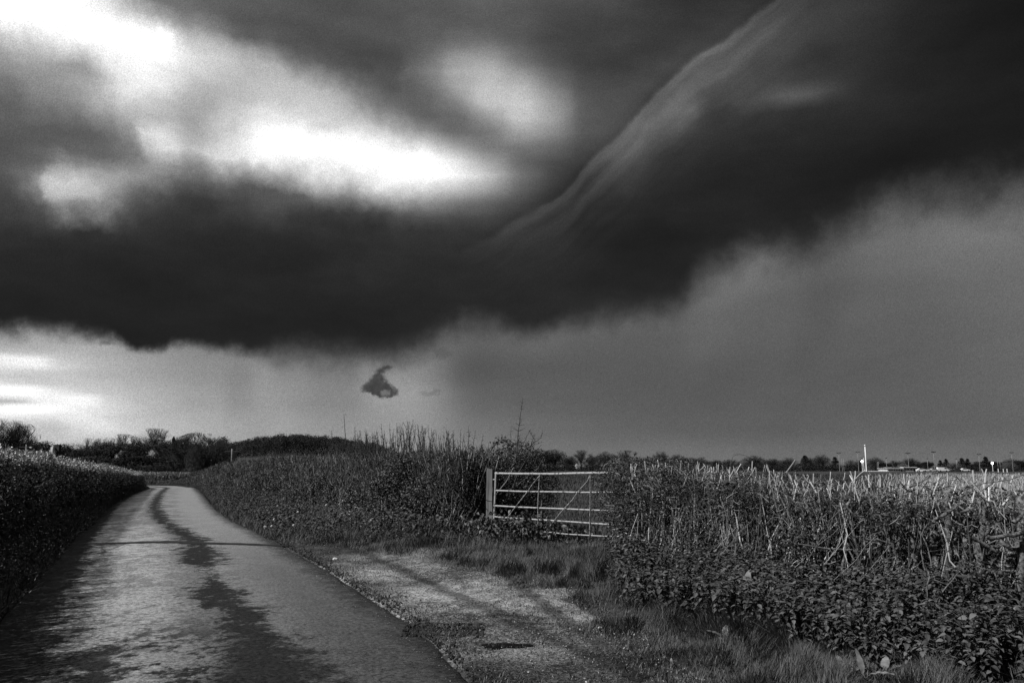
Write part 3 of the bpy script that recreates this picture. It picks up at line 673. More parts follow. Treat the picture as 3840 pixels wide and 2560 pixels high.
# grass at the right foreground, between gravel and nettles
def grass_mass(n, xf, y0, y1, hmin, hmax, wd, clump=.55, lean=.35, bend=.45):
    Y = y0*(y1/y0)**U(0, 1, n); lo, hi = xf(Y); X = lo+(hi-lo)*U(0, 1, n)
    f = fbm(X*1., Y, clump); keep = U(0, 1, n) < smooth(.05, .5, f); X, Y, f = X[keep], Y[keep], f[keep]; lo = lo[keep]
    H = (.25+.75*smooth(0, .7, X-lo))*(hmin+(hmax-hmin)*smooth(.3, .75, f))*U(.45, 1.15, len(X)); a = 2*pi*vn(X, Y, .5)*2+rng.normal(0, .9, len(X))
    return blades(pt(X, Y, -.01), H, U(.6, 1.2, len(X))*wd, lean, bend, a)
NB = [(x, y) for x, y in (G(*p, .2) for p in [(2330,2060),(2420,2200),(2620,2300),(2900,2360),(3200,2420),(3600,2500),(3840,2560)])]
NBx = np.array(NB); NBx = NBx[np.argsort(NBx[:, 1])]
gpa = np.array(GPL); gpa = gpa[np.argsort(gpa[:, 1])]
xf = lambda Y: (np.interp(Y, gpa[:, 1], gpa[:, 0])-.5*vn(Y*1.0, Y*0+2, .6)-.12, np.maximum(np.interp(Y, NBx[:, 1], NBx[:, 0])+.9, np.interp(Y, gpa[:, 1], gpa[:, 0])+.5))
bag.add(*grass_mass(85000, xf, 4.3, 13.5, .05, .26, .005))
bag.build('verge_grass', M_grass); tag(bpy.data.objects['verge_grass'], 'long tufted grass between the gravel and the nettles, lower right', 'grass', kind='stuff')
bag = Bag()   # grass in front of and under the gate
xf = lambda Y: (np.interp(Y, [9, 13, 16.5], [.6, -1.5, -4.5]), np.interp(Y, [9, 13.2, 14.5, 16.5], [2.2, 3.0, 2.9, 2.8]))
bag.add(*grass_mass(60000, xf, 10, 16.4, .04, .19, .0075, clump=.8))
bag.build('gateway_grass', M_grass); tag(bpy.data.objects['gateway_grass'], 'short rough grass growing in front of and beneath the metal gate', 'grass', kind='stuff')
bag = Bag()   # scattered tufts on the gravel
X, Y, d, e = gravel_pts(110000); f = fbm(X+40, Y, .8)+.42*smooth(1.3, .0, e)+.12*smooth(10, 15, Y)+.08*smooth(14.2, 15.2, Y); k = U(0, 1, len(X)) < smooth(.45, .66, f); X, Y = X[k], Y[k]
bag.add(*blades(pt(X, Y, .01), U(.012, .045, len(X)), U(.004, .010, len(X)), .8, .5)); 
t = U(0, 22, 9000); q, nn = pl_at(RE, t); q = q+nn*np.abs(rng.normal(.12, .13, len(t)))[:, None]; kk = U(0, 1, len(q)) < smooth(.35, .6, fbm(q[:, 0], q[:, 1], .7)); q = q[kk]
bag.add(*blades(pt(q[:, 0], q[:, 1], .01), U(.02, .07, len(q)), U(.004, .008, len(q)), .7, .5))
bag.build('gravel_weeds', M_grass); tag(bpy.data.objects['gravel_weeds'], 'low weeds and moss growing in patches through the gravel', 'weeds', kind='stuff')

n = 60000; X = U(-7, 3.2, n); Y = 4.5*(18.5/4.5)**U(0, 1, n); d1, s1, _ = pl_dist(X, Y, RE); xo = np.interp(Y, gpa[:, 1], gpa[:, 0]); k = (s1 > 0) & (X > xo-.2+.5*rng.normal(size=n)*.5) & (d1 > .12) | ((s1 > 0) & (Y > 14.8) & (d1 > 1.2)); X, Y = X[k], Y[k]
V, Fs = blades(pt(X, Y, 0), U(.02, .09, len(X)), U(.006, .012, len(X)), .7, .5)
tag(mk('low_turf', V, Fs, M_grass), 'low matted turf along the outer edge of the gravel', 'grass', kind='stuff')
# nettle bed before the right-hand hedge
def nettles(P, H, size):
    B = Bag(); n = len(P); lean = rng.normal(0, .12, (n, 2)); top = P+np.column_stack([lean*H[:, None], H])
    st = wob(P, top, 4, .03); B2 = Bag(); B2.add(*tubes(st, np.full((n, 4), .0025), 3, False))
    for tier in range(6):
        f = 1-tier*.14; c = P*(1-f)+top*f; a0 = U(0, 2*pi, n)+tier*pi/2
        for kx in range(4 if tier == 0 else 2 if tier > 1 else 3):
            a = a0+kx*(pi/2 if tier == 0 else 2*pi/3 if tier == 1 else pi); sl = U(-.35, .35, n)+(.35 if tier == 0 else -.05)
            D = np.stack([np.cos(a), np.sin(a), sl], -1); Nn = np.tile([0, 0, 1.], (n, 1))+rng.normal(0, .25, (n, 3))
            S = size*U(.7, 1.15, n)*(1.0 if tier < 3 else .85)*(.72 if tier == 0 else 1)
            B.add(*scatter(*LEAF3, c, frames(D, Nn), S[:, None]*np.ones((1, 3))))
    return B, B2
n = 5000; t = U(0, pl_len(RHL)-3.0, n*2); q, nn = pl_at(RHL, t); off = U(-.2, 2.3, n*2); q = q-nn*-off[:, None]*1.0
# right of travel is towards the lane for this line? decide by sign
side = 1 if nn[0, 0] < 0 else -1
q, _n = pl_at(RHL, t); q = q+side*_n*off[:, None]
lim = np.interp(q[:, 1], NBx[:, 1], NBx[:, 0]); k = (q[:, 0] > lim-.15+rng.normal(0, .12, len(q))) & (q[:, 1] > 3.6); q = q[k][:n]
P = pt(q[:, 0], q[:, 1]); cl = fbm(q[:, 0], q[:, 1], .55); k = U(0, 1, len(P)) < smooth(.22, .45, cl); P, q, cl = P[k], q[k], cl[k]; H = U(.14, .34, len(P))*(.35+1.35*cl)
NB1, NB2 = nettles(P, H, .062)
t = U(0, pl_len(RHL)-3, 16000); g_, _n = pl_at(RHL, t); g_ = g_+side*_n*U(.2, 2.3, len(t))[:, None]; lim = np.interp(g_[:, 1], NBx[:, 1], NBx[:, 0]); k = (g_[:, 0] > lim-.3) & (g_[:, 1] > 3.6) & (U(0, 1, len(t)) < smooth(.35, .65, fbm(g_[:, 0]+9, g_[:, 1], .5))); g_ = g_[k]
V, Fs = blades(pt(g_[:, 0], g_[:, 1]), U(.12, .36, len(g_)), U(.003, .006, len(g_)), .4, .5); tag(mk('mixed_weeds', V, Fs, M_grass), 'wild grass growing up through the nettle bed', 'grass', kind='stuff')
o = NB1.build('nettle_bed', M_nettle); tag(o, 'dense bed of young stinging nettles at the foot of the right-hand hedge', 'nettles', kind='stuff')
o = NB2.build('nettle_stems', M_nettle); tag(o, 'thin upright stems of the nettle bed below the right-hand hedge', 'nettles', kind='stuff')

# plants on the bank of the middle hedge
def bank(name, line, t0, t1, w, n, label, hs, sizes, mats=None, sgn=None, grass=12000, mat=M_nettle, wfun=None, gm=None):
    t = U(t0, t1, n); q, nn = pl_at(line, t); sd_ = side_of(line) if sgn is None else sgn
    ww = w if wfun is None else wfun(t); off = .1+U(0, 1, n)*ww; q = q+sd_*nn*off[:, None]
    h = hs*U(.0, 1, n)*(.45+.9*fbm(q[:, 0], q[:, 1], .7))*smooth(0, .35, ww-off+.12)
    P = pt(q[:, 0], q[:, 1], .02); P[:, 2] += h; k = U(0, 1, n) < smooth(.40, .56, fbm(t*1.0, off*1.4+t*.2, .5)); P = P[k]; n = len(P)
    S = U(sizes[0], sizes[1], n); B = Bag(); B.add(*leaves(P, S, LEAF2, .62))
    if grass:
        t = U(t0, t1, grass); q, nn = pl_at(line, t); ww = w if wfun is None else wfun(t); q = q+sd_*nn*(ww*U(.3, 1.08, grass))[:, None]
        hh = U(.08, .3, grass)*(.5+fbm(q[:, 0], q[:, 1], .5)); B.add(*blades(pt(q[:, 0], q[:, 1]), hh, U(.006, .011, grass), .45, .5))
    o = B.build(name, mat); tag(o, label, 'plants', kind='stuff'); return o
def side_of(line):
    """+1 when the lane lies to the right of travel"""
    p, nn = pl_at(line, np.array([pl_len(line)*.3])); d0, _, _ = pl_dist(p[:, 0], p[:, 1], RE); d1, _, _ = pl_dist(p[:, 0]+nn[:, 0]*.3, p[:, 1]+nn[:, 1]*.3, RE)
    return 1 if d1[0] < d0[0] else -1
def wmid(t):
    q, nn = pl_at(MH, t); d, _, _ = pl_dist(q[:, 0], q[:, 1], RE); return np.minimum(d-.12, np.interp(t, [0, 1, 2.5, 4, 70], [1.0, 1.6, 2.6, 4.2, 4.2]))
bank('bank_plants', MH, 0, pl_len(MH), 2, 95000, 'nettles, cow parsley and ground ivy covering the bank below the middle hedge', .34, (.035, .085), wfun=wmid, grass=40000)
def wleft(t):
    q, nn = pl_at(LH, t); d, _, _ = pl_dist(q[:, 0], q[:, 1], LE); return np.maximum(d+.05, .3)
bank('left_bank_plants', LH, 0, 62, 1, 80000, 'dark weeds and ivy covering the bank under the left-hand hedge', .5, (.02, .055), wfun=wleft, grass=16000, mat=M_leafdark)
# ivy mound beside and in front of the gate post
n = 5200; P = at(1890, 2010, 15.1)+rng.normal(size=(n, 3))*[.55, .28, .17]; P[:, 0] += 0.0; zt = terrain(P[:, 0], P[:, 1]); P[:, 2] = np.maximum(P[:, 2], zt+.03)
zmax = zt+.62-.22*np.abs(P[:, 0]+.4); P[:, 2] = np.minimum(P[:, 2], zmax)
V, Fs = leaves(P, U(.06, .11, n), LEAF2, .35, np.array([[-.2, -.9, -.5]]), .8)
o = mk('ivy_clump', V, Fs, M_leafdark); tag(o, 'dark leafy clump of ivy heaped around the foot of the wooden gate post', 'ivy')
# crop and grasses in the field
n = 120000; a = U(azel(1880, 1800)[0], azel(3900, 1800)[0], n); r = 15.5*(170/15.5)**U(0, 1, n); X = r*np.sin(np.radians(a)); Y = r*np.cos(np.radians(a))
dd, ss, _ = pl_dist(X, Y, RHL+[]); d2, s2, _ = pl_dist(X, Y, [(-.38, 16.2), (2.3, 14.6)])
k = (Y > 16.0) | (dd > 1.0); k &= ~((X < 2.6) & (Y < 15.9)); k &= X > (-.4+.496*0)
row = np.abs(((X*.96+Y*.28)/.30) % 1-.5) < .3; k &= (row | (r > 60)); X, Y, r = X[k], Y[k], r[k]
n = len(X); V, Fs = blades(pt(X, Y), U(.05, .14, n)*(1+r/90), U(.007, .015, n)*(.6+r/28), .3, .35)
tag(mk('field_crop', V, Fs, M_crop), 'rows of low dark crop growing across the field behind the gate', 'crop', kind='stuff')
n = 26000; a = U(azel(3200, 1800)[0], azel(3960, 1800)[0], n); r = 30*(150/30)**U(0, 1, n); k = U(0, 1, n) < smooth(azel(3380, 1800)[0], azel(3620, 1800)[0], a+1.8*rng.normal(size=n)); a, r = a[k], r[k]
X = r*np.sin(np.radians(a)); Y = r*np.cos(np.radians(a)); n = len(X)
V, Fs = blades(pt(X, Y), U(.35, .7, n), U(.01, .02, n)*(.8+r/40), .25, .3)
tag(mk('pale_tall_grass', V, Fs, M_dry), 'pale sunlit tall grass in the field at the far right', 'grass', kind='stuff')

# ------------------------------------------------------------------ hedges
def hz(tab, t): return np.interp(t, [a for a, b in tab], [b for a, b in tab])
def hedge_pts(line, t, o, h): 
    q, nn = pl_at(line, t); q = q+nn*o[:, None]; return np.column_stack([q, terrain(q[:, 0], q[:, 1])+h])
def abs_top(line, t):
    q, nn = pl_at(line, t); return q, terrain(q[:, 0], q[:, 1])
# left hedge (trimmed, leafy, pale-lit top)
LT = [(0, 1.78), (8, 1.70), (13.5, 1.62), (23, 1.50), (38, 1.28), (50, 1.05), (60, .92), (64, .92), (90, 1.1)]   # absolute height by length
def left_hedge():
    L = pl_len(LH); root = empty('hedge', (LH[2][0], LH[2][1], 0), 'trimmed leafy hedge with a sunlit top lining the left side of the lane', 'hedge')
    N = 130000; t = L*U(0, 1, N)**1.25; o = rng.choice([-1, 1], N)*(.55-np.abs(rng.normal(0, .09, N))); top = hz(LT, t)+.16*(fbm(t*1., t*0+3, 2.2)-.5)
    h = U(0, 1, N); wrap = U(0, 1, N) < .12; o = np.where(wrap, U(-.55, .55, N), o)
    q, nn = pl_at(LH, t); q = q+nn*o[:, None]; z0 = terrain(q[:, 0], q[:, 1]); bul = 1+.25*(fbm(q[:, 0]*1.3, q[:, 1], .8)-.5)
    z = np.where(wrap, top+rng.normal(0, .035, N)-.25*(np.abs(o)/.55)**4*.5, z0+.12+(top-z0-.12)*h)
    q = q+nn*((bul-1)*np.sign(o))[:, None]
    cl = fbm(t*1.0+o*3, z*1.6, .55); q = q+nn*(np.sign(o)*(cl-.5)*.35)[:, None]
    P = np.column_stack([q, z]); k = U(0, 1, N) < smooth(.28, .55, cl); P, t = P[k], t[k]; V, Fs = leaves(P, U(.026, .055, len(P))*(1+t/110), LEAF1, .25)
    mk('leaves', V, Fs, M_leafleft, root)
    n = 26000; t = L*U(0, 1, n)**1.2; top = hz(LT, t)+.16*(fbm(t, t*0+3, 2.2)-.5); P = hedge_pts(LH, t, U(-.52, .52, n), 0*t); P[:, 2] = top-.08
    Q = P+np.column_stack([rng.normal(0, .05, (n, 2)), U(.1, .33, n)*(.6+.8*fbm(t*1., t*0+1, .9))]); V, Fs = tubes(wob(P, Q, 3, .05), np.tile([.004, .0035, .002], (n, 1))*(1+t[:, None]/45), 3)
    mk('top_twigs', V, Fs, M_twig, root)
    _f = U(.25, 1, (3*n, 1)); Q2 = np.repeat(P, 3, 0)*(1-_f)+np.repeat(Q, 3, 0)*_f+rng.normal(0, .02, (3*n, 3)); V, Fs = leaves(Q2, U(.024, .05, 3*n)*(1+np.repeat(t, 3)/90), LEAF1, .55); mk('sun_painted_leaves', V, Fs, M_leafsun, root)
    # woody inside: a dense lattice of dark branches
    n = 9000; t = L*U(0, 1, n)**1.2; P = hedge_pts(LH, t, U(-.3, .3, n), 0*t); Q = hedge_pts(LH, np.clip(t+rng.normal(0, .25, n), 0, L), U(-.5, .5, n), 0*t); Q[:, 2] = hz(LT, t)*U(.6, .98, n)
    V, Fs = tubes(wob(P, Q, 5, .05), np.tile([.018, .014, .011, .008, .004], (n, 1)), 3); mk('branches', V, Fs, M_darktwig, root)
    n = 60000; t = L*U(0, 1, n)**1.2; P = hedge_pts(LH, t, rng.normal(0, .22, n), 0*t); P[:, 2] += (hz(LT, t)-P[:, 2]-.1)*U(0, 1, n)
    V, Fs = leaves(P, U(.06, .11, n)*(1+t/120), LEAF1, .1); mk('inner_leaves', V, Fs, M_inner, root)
    # pale dead branch caught in the hedge face
    a = at(115, 1832, 13.6); b = at(225, 1793, 15.4); V, Fs = tubes(wob(np.array([a, a+[.05, 0, .01]]), np.array([b, b-[.25, .1, .10]]), 8, .012), np.tile(np.linspace(.016, .005, 8), (2, 1)), 5)
    mk('dead_branch', V, Fs, M_twig, root)
left_hedge()
# middle hedge: upright cut stems, small leaves, long shoots on top
MT = [(0, 1.84), (2, 1.80), (10, 1.84), (18, 1.86), (30, 1.76), (38, 1.62), (44, 1.45), (50, 1.20), (58, .95), (62, .9)]
def stems(line, t, o0, o1, z0, ztop, r0, r1, S=6, amp=.02, k=4, lean=.12):
    n = len(t); L = pl_len(line); P = hedge_pts(line, t, o0, 0*t); Q = hedge_pts(line, np.clip(t+rng.normal(0, lean, n), 0, L), o1, 0*t); Q[:, 2] = ztop; P[:, 2] += z0
    rr = r0[:, None]*(1-np.linspace(0, 1, S))[None]+r1[:, None]*np.linspace(0, 1, S)[None]
    return tubes(wob(P, Q, S, amp), rr, k)
def mid_hedge():
    L = pl_len(MH); root = empty('hedge', (MH[0][0]-1, MH[0][1]+2, .3), 'tall unclipped hedge of upright stems and long shoots between the lane bend and the gate', 'hedge')
    n = 1700; t = L*U(0, 1, n)**1.3; top = hz(MT, t)-U(0, .6, n); V, Fs = stems(MH, t, U(-.45, .45, n), U(-.55, .55, n), 0, top, U(.006, .016, n), U(.004, .008, n), lean=.16)
    mk('stems', V, Fs, M_twig, root)
    n = 30000; t = L*U(0, 1, n)**1.25; P = hedge_pts(MH, t, rng.choice([-1, 1], n)*U(.2, .62, n), 0*t); ht = hz(MT, t); P[:, 2] = P[:, 2]+.3+(ht-P[:, 2]-.35)*U(0, 1, n)**.7
    D = rng.normal(size=(n, 3))*[.35, .35, .25]+[0, 0, .75]; Q = P+norm(D)*U(.06, .24, n)[:, None]; V, Fs = tubes(wob(P, Q, 3, .06), np.tile([.0045, .0035, .0025], (n, 1))*(1+t[:, None]/40), 3)
    mk('twigs', V, Fs, M_mtwig, root)
    n = 120000; t = L*U(0, 1, n)**1.3; P = hedge_pts(MH, t, np.clip(rng.normal(0, .4, n), -.7, .7), 0*t); ht = hz(MT, t)+.16*(fbm(t, t*0, 1.)-.5); P[:, 2] = P[:, 2]+.3+(ht-P[:, 2]-.28)*U(0, 1, n)**.38; k = U(0, 1, n) < smooth(.38, .62, fbm(t, P[:, 2]*1.3, .5)); P, t = P[k], t[k]; n = len(t)
    V, Fs = leaves(P, U(.02, .05, n)*(1+t/80), LEAF1, .3); mk('leaves', V, Fs, M_leaf, root)
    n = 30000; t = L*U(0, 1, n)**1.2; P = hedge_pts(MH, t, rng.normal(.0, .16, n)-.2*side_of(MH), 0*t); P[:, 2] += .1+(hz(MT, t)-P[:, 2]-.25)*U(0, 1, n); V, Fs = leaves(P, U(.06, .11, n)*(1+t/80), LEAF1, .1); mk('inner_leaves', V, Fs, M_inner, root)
    n = 900; t = L*U(0, 1, n)**1.2; top = hz(MT, t)+U(-.15, .08, n); P = hedge_pts(MH, t, U(-.5, .5, n), 0*t); P[:, 2] = top-U(.1, .25, n); Q = P.copy(); Q[:, 2] = top; Q[:, :2] += rng.normal(0, .02, (n, 2))
    V, Fs = tubes(wob(P, Q, 3, .03), np.tile([.008, .008, .007], (n, 1))*(1+t[:, None]/60), 4); tag(mk('cut_tips', V, Fs, M_mtwig, root), kind='stuff')
    # bramble and ivy clumps bulging from the face towards the lane
    m_ = 46; tt = L*U(0, .8, m_)**1.3; P_ = []
    for t0 in tt:
        k_ = 520; rr_ = U(.22, .5); off = side_of(MH)*U(.35, .75); c = hedge_pts(MH, np.array([t0]), np.array([off]), np.array([U(.25, 1.3)]))[0]; d = norm(rng.normal(size=(k_, 3)))*U(.6, 1.05, (k_, 1)); P_.append(c+d*[rr_*1.2, rr_*1.2, rr_*.75])
    P_ = np.concatenate(P_); P_ = P_[P_[:, 2] > terrain(P_[:, 0], P_[:, 1])]; V, Fs = leaves(P_, U(.035, .075, len(P_)), LEAF2, .5); mk('bramble', V, Fs, M_leafdark, root)
    # long shoots above the line
    def shoots(t, H, o=None):
        n = len(t); P = hedge_pts(MH, t, U(-.4, .4, n), 0*t); P[:, 2] = hz(MT, t)-.25; D = np.column_stack([rng.normal(0, .13, (n, 2)), np.ones(n)]); Q = P+D*(H+.25)[:, None]
        pth = wob(P, Q, 7, .012); B = Bag(); B.add(*tubes(pth, np.tile(np.linspace(.0085, .003, 7), (n, 1))*(1+t[:, None]/50), 4))
        for i in range(2, 6):
            for _ in range(2):
                D = rng.normal(size=(n, 3))*[.6, .6, .2]+[0, 0, .9]; l = U(.04, .16, n)[:, None]*H[:, None]*1.6; B.add(*tubes(wob(pth[:, i], pth[:, i]+norm(D)*l, 3, .05), np.tile([.004, .003, .002], (n, 1))*(1+t[:, None]/50), 3))
        bud = pth[:, 2:].reshape(-1, 3); bud = np.repeat(bud, 3, 0)+rng.normal(0, .02, (len(bud)*3, 3)); B.add(*leaves(bud, U(.012, .028, len(bud)), LEAF1, .3)); return B
    t = np.concatenate([U(.8, 12, 250), U(11, 26, 60), U(24, 36, 16)]); env = np.interp(t, [0, 2, 4, 7, 12, 20, 36], [.35, .5, .78, .62, .4, .38, .3])
    B = shoots(t, env*U(.3, 1.1, len(t))); B.build('shoots', M_darktwig, root)
    # two single tall wands
    for px, pyt, pyb, Y in ((1290, 1553, 1680, 26), (1243, 1615, 1680, 27), (1330, 1603, 1680, 24.5), (1350, 1612, 1690, 24)):
        a = at(px+6, pyb, Y); b = at(px, pyt, Y); B = Bag(); pth = wob(a[None], b[None], 9, .008); B.add(*tubes(pth, np.linspace(.013, .005, 9)[None], 4))
        bud = np.repeat(pth[0, 1:], 4, 0)+rng.normal(0, .025, (32, 3)); B.add(*leaves(bud, U(.02, .04, len(bud)), LEAF1, .3)); B.build('shoots', M_darktwig, root)
mid_hedge()
# the hawthorn and bramble tangle ending the middle hedge beside the gate
def tangle():
    c = np.array([-.45, 16.45, .2]); root = empty('hawthorn_bush', tuple(c), 'dark thorny bush with arching bramble and one tall spike just left of the gate', 'bush')
    n = 260; P = c+np.column_stack([rng.normal(.1, .35, n), rng.normal(0, .25, n), U(0, .3, n)]); Q = c+np.column_stack([np.clip(rng.normal(.2, .6, n), -1.4, 1.05), rng.normal(0, .4, n), U(.9, 1.75, n)])
    V, Fs = tubes(wob(P, Q, 6, .03), np.tile(np.linspace(.014, .004, 6), (n, 1)), 4); mk('branches', V, Fs, M_mtwig, root)
    n = 20000; ph = rng.normal(size=(n, 3)); ph = norm(ph)*U(.3, 1, (n, 1))**.5; P = c+[.3, 0, .92]+ph*[1.15, .6, .86]; P[:, 2] += .1*np.sin(P[:, 0]*5)
    k = P[:, 0] < 1.55-.55*(1.5-np.minimum(P[:, 2], 1.5)); P = P[k]; n = len(P)
    V, Fs = leaves(P, U(.025, .055, n), LEAF1, .3); mk('leaves', V, Fs, M_leafdark, root)
    def wand(px0, py0, px1, py1, r=.012, side=14, sl=.12, Y=16.3):
        a = at(px0, py0, Y); b = at(px1, py1, Y); pth = wob(a[None], b[None], 12, .006); B = Bag(); B.add(*tubes(pth, np.linspace(r, r*.3, 12)[None], 5))
        i = rng.integers(1, 11, side); s0 = pth[0, i]; D = norm(rng.normal(size=(side, 3))*[1, .6, .3]+[0, 0, .8]); l = (sl*(1-i/13))[:, None]*U(.5, 1.4, (side, 1)); B.add(*tubes(wob(s0, s0+D*l, 4, .04), np.tile(np.linspace(.005, .002, 4), (side, 1)), 3)); B.build('spike', M_darktwig, root)
    wand(1935, 1720, 1960, 1493, .013, 30, .22)
    wand(1915, 1720, 1917, 1595, .008, 10, .12); wand(1945, 1700, 1990, 1608, .008, 12, .16); wand(1985, 1690, 2003, 1625, .008, 14, .16)
    wand(1990, 1670, 2030, 1640, .006, 8, .14); wand(2028, 1642, 2036, 1608, .005, 4, .08); wand(1880, 1700, 1895, 1630, .007, 10, .12); wand(2000, 1668, 2040, 1656, .005, 4, .08); wand(1800, 1700, 1812, 1628, .007, 12, .12); wand(1770, 1700, 1783, 1612, .007, 12, .12); wand(1755, 1690, 1757, 1597, .007, 14, .14)
    wand(2005, 1650, 1985, 1618, .006, 8, .12)
    # arching bramble canes
    B = Bag(); s0 = np.array([at(1840, 1690, 16), at(1835, 1700, 16), at(1860, 1700, 15.9)]); s1 = np.array([at(1935, 1668, 16), at(1905, 1662, 15.8), at(1990, 1690, 16)])
    pth = wob(s0, s1, 9, .01, np.array([[0, 0, .13], [0, 0, .16], [0, 0, .15]])); B.add(*tubes(pth, np.full((3, 9), .007), 4))
    P = np.repeat(pth.reshape(-1, 3), 9, 0)+rng.normal(0, .045, (27*9, 3)); B.add(*leaves(P, U(.03, .06, len(P)), LEAF2, .4)); B.build('bramble', M_leafdark, root)
tangle()
# hedge across the bend
def cross_hedge():
    L = pl_len(CH); root = empty('hedge', (CH[0][0]-6, CH[0][1], 0), 'low pale-twigged hedge closing the view where the lane bends', 'hedge')
    n = 34000; t = U(0, L, n); top = .98+.12*(fbm(t, t*0, 2.)-.5); P = hedge_pts(CH, t, U(-.6, .6, n), 0*t); P[:, 2] += (top-P[:, 2])*U(0, .9, n); D = norm(rng.normal(size=(n, 3))*.5+[0, 0, .9]); Q = P+D*U(.1, .3, n)[:, None]; Q[:, 2] = np.minimum(Q[:, 2], top+.12)
    V, Fs = tubes(np.stack([P, Q], 1), np.tile([.014, .008], (n, 1)), 3); mk('twigs', V, Fs, M_stem, root)
    n = 26000; t = U(0, L, n); P = hedge_pts(CH, t, U(-.6, .6, n), 0*t); P[:, 2] += (.95-P[:, 2])*U(0, 1, n); V, Fs = leaves(P, U(.05, .1, n), LEAF1, .3); mk('leaves', V, Fs, M_leaf, root)
    n = 30000; t = U(0, L, n); q, nn = pl_at(CH, t); q[:, 1] -= U(.3, 2.2, n); V, Fs = blades(pt(q[:, 0], q[:, 1]), U(.1, .35, n), U(.02, .04, n), .4, .4)
    tag(mk('far_verge_grass', V, Fs, M_grass), 'grass verge below the pale hedge at the lane bend', 'grass', kind='stuff')
cross_hedge()
# right hedge: laid and flailed, bare pale stems, gnarled trunks to the right
RT = [(0, 1.56), (1, 1.55), (2.0, 1.50), (3, 1.45), (4, 1.40), (5, 1.35), (6, 1.31), (7.5, 1.29), (14, 1.27)]
def right_hedge():
    L = pl_len(RHL); LV = 9.4; side = side_of(RHL)
    def hz(tab, t): return np.interp(t, [a for a, c in tab], [c for a, c in tab])-.02+.16*(fbm(t, t*0+5, .38)-.55)
    def gaps(n): t = U(0, LV, int(n*1.5)); return t[U(0, 1, len(t)) < smooth(.28, .58, fbm(t, t*0+1.7, .22))]
    root = empty('hedge', (RHL[1][0], RHL[1][1], .2), 'hard-cut hedge of pale bare stems and gnarled trunks right of the gate', 'hedge')
    t = gaps(850); n = len(t); t = t[U(0, 1, n) < np.interp(t, [4.5, 6.5], [1, .55])]; n = len(t); top = hz(RT, t)-np.abs(rng.normal(0, .26, n)); V, Fs = stems(RHL, np.clip(t, 0, L), U(-.5, .6, n)*-side*-1, U(-.45, .5, n), -.02, top, U(.003, .0105, n), U(.002, .006, n), 7, .022, 5, .13)
    mk('stems', V, Fs, M_stem, root)
    P_ = []
    for t0, h0, rr_, k_ in ((.7, .55, .36, 1100), (1.5, .9, .30, 800), (2.6, .4, .34, 900), (3.4, 1.0, .24, 600), (4.4, .5, .28, 700), (5.6, .85, .22, 450), (6.6, .35, .28, 600), (2.0, 1.25, .22, 500), (.3, 1.15, .34, 1000)):
        c = hedge_pts(RHL, np.array([t0]), np.array([side*.42]), np.array([h0]))[0]; d = norm(rng.normal(size=(k_, 3)))*U(.3, 1.1, (k_, 1)); P_.append(c+d*[rr_*1.25, rr_*1.25, rr_*.8])
    P_ = np.concatenate(P_); V, Fs = leaves(P_, U(.022, .055, len(P_)), LEAF2, .45); mk('bramble', V, Fs, M_leafdark, root)
    # slanting and woven branches
    n = 230; t = U(0, LV, n); ln = rng.normal(0, .55, n); P = hedge_pts(RHL, t, U(-.5, .5, n), U(.35, 1.2, n)); Q = hedge_pts(RHL, np.clip(t+ln, 0, L), U(-.55, .6, n), 0*t); Q[:, 2] = P[:, 2]+rng.normal(.05, .28, n)
    topm = hz(RT, t); P[:, 2] = np.minimum(P[:, 2], topm); Q[:, 2] = np.clip(Q[:, 2], .3, topm+.02)
    V, Fs = tubes(wob(P, Q, 8, .035, np.column_stack([np.zeros((n, 2)), rng.normal(0, .07, n)])), U(.003, .011, n)[:, None]*np.linspace(1, .55, 8)[None], 5); mk('woven_branches', V, Fs, M_bark, root)
    # fine twigs, thickest in the top third
    t = gaps(9500); n = len(t); t = t[U(0, 1, n) < np.interp(t, [3.5, 6.5], [1, .45])]; n = len(t); top = hz(RT, t); P = hedge_pts(RHL, t, np.clip(rng.normal(0, .4, n), -.8, .8), 0*t); P[:, 2] = .35+(top-.42)*U(0, 1, n)**.28
    D = norm(rng.normal(size=(n, 3))*[.9, .7, .6]+[0, 0, .45]); Q = P+D*U(.04, .17, n)[:, None]; V, Fs = tubes(wob(P, Q, 3, .09), np.tile([.0032, .0027, .0018], (n, 1)), 3); mk('twigs', V, Fs, M_twig, root)
    n = 420; t = U(0, LV, n); top = hz(RT, t)+rng.normal(0, .05, n); P = hedge_pts(RHL, t, U(-.5, .5, n), 0*t); P[:, 2] = top-U(.06, .2, n); Q = P+np.column_stack([rng.normal(0, .045, (n, 2)), np.zeros(n)]); Q[:, 2] = top
    V, Fs = tubes(wob(P, Q, 3, .03), np.repeat(U(.0025, .007, n)[:, None], 3, 1), 5); tag(mk('cut_tips', V, Fs, M_cut, root), kind='stuff')
    n = 62000; t = LV*U(0, 1, n); dens = np.interp(t, [0, 2.2, 4, 9], [1, .85, .5, .25]); k = U(0, 1, n) < dens; t = t[k]; n = len(t); P = hedge_pts(RHL, t, np.clip(rng.normal(0, .38, n), -.75, .75), 0*t)
    ex = np.interp(t, [0, 2, 4], [.6, .5, .3]); P[:, 2] = .3+(hz(RT, t)-.30)*U(0, 1, n)**ex; k = U(0, 1, n) < smooth(.36, .6, fbm(t*1.3, P[:, 2]*1.6, .3)); P = P[k]; n = len(P); V, Fs = leaves(P, U(.014, .036, n), LEAF1, .3); mk('leaves', V, Fs, M_leaf, root)
    n = 20000; t = U(0, LV, n); P = hedge_pts(RHL, t, -side*U(.1, .75, n), 0*t); P[:, 2] = .12+(hz(RT, t)-.35)*U(0, 1, n); V, Fs = leaves(P, U(.05, .1, n), LEAF1, .15); mk('inner_leaves', V, Fs, M_inner, root)
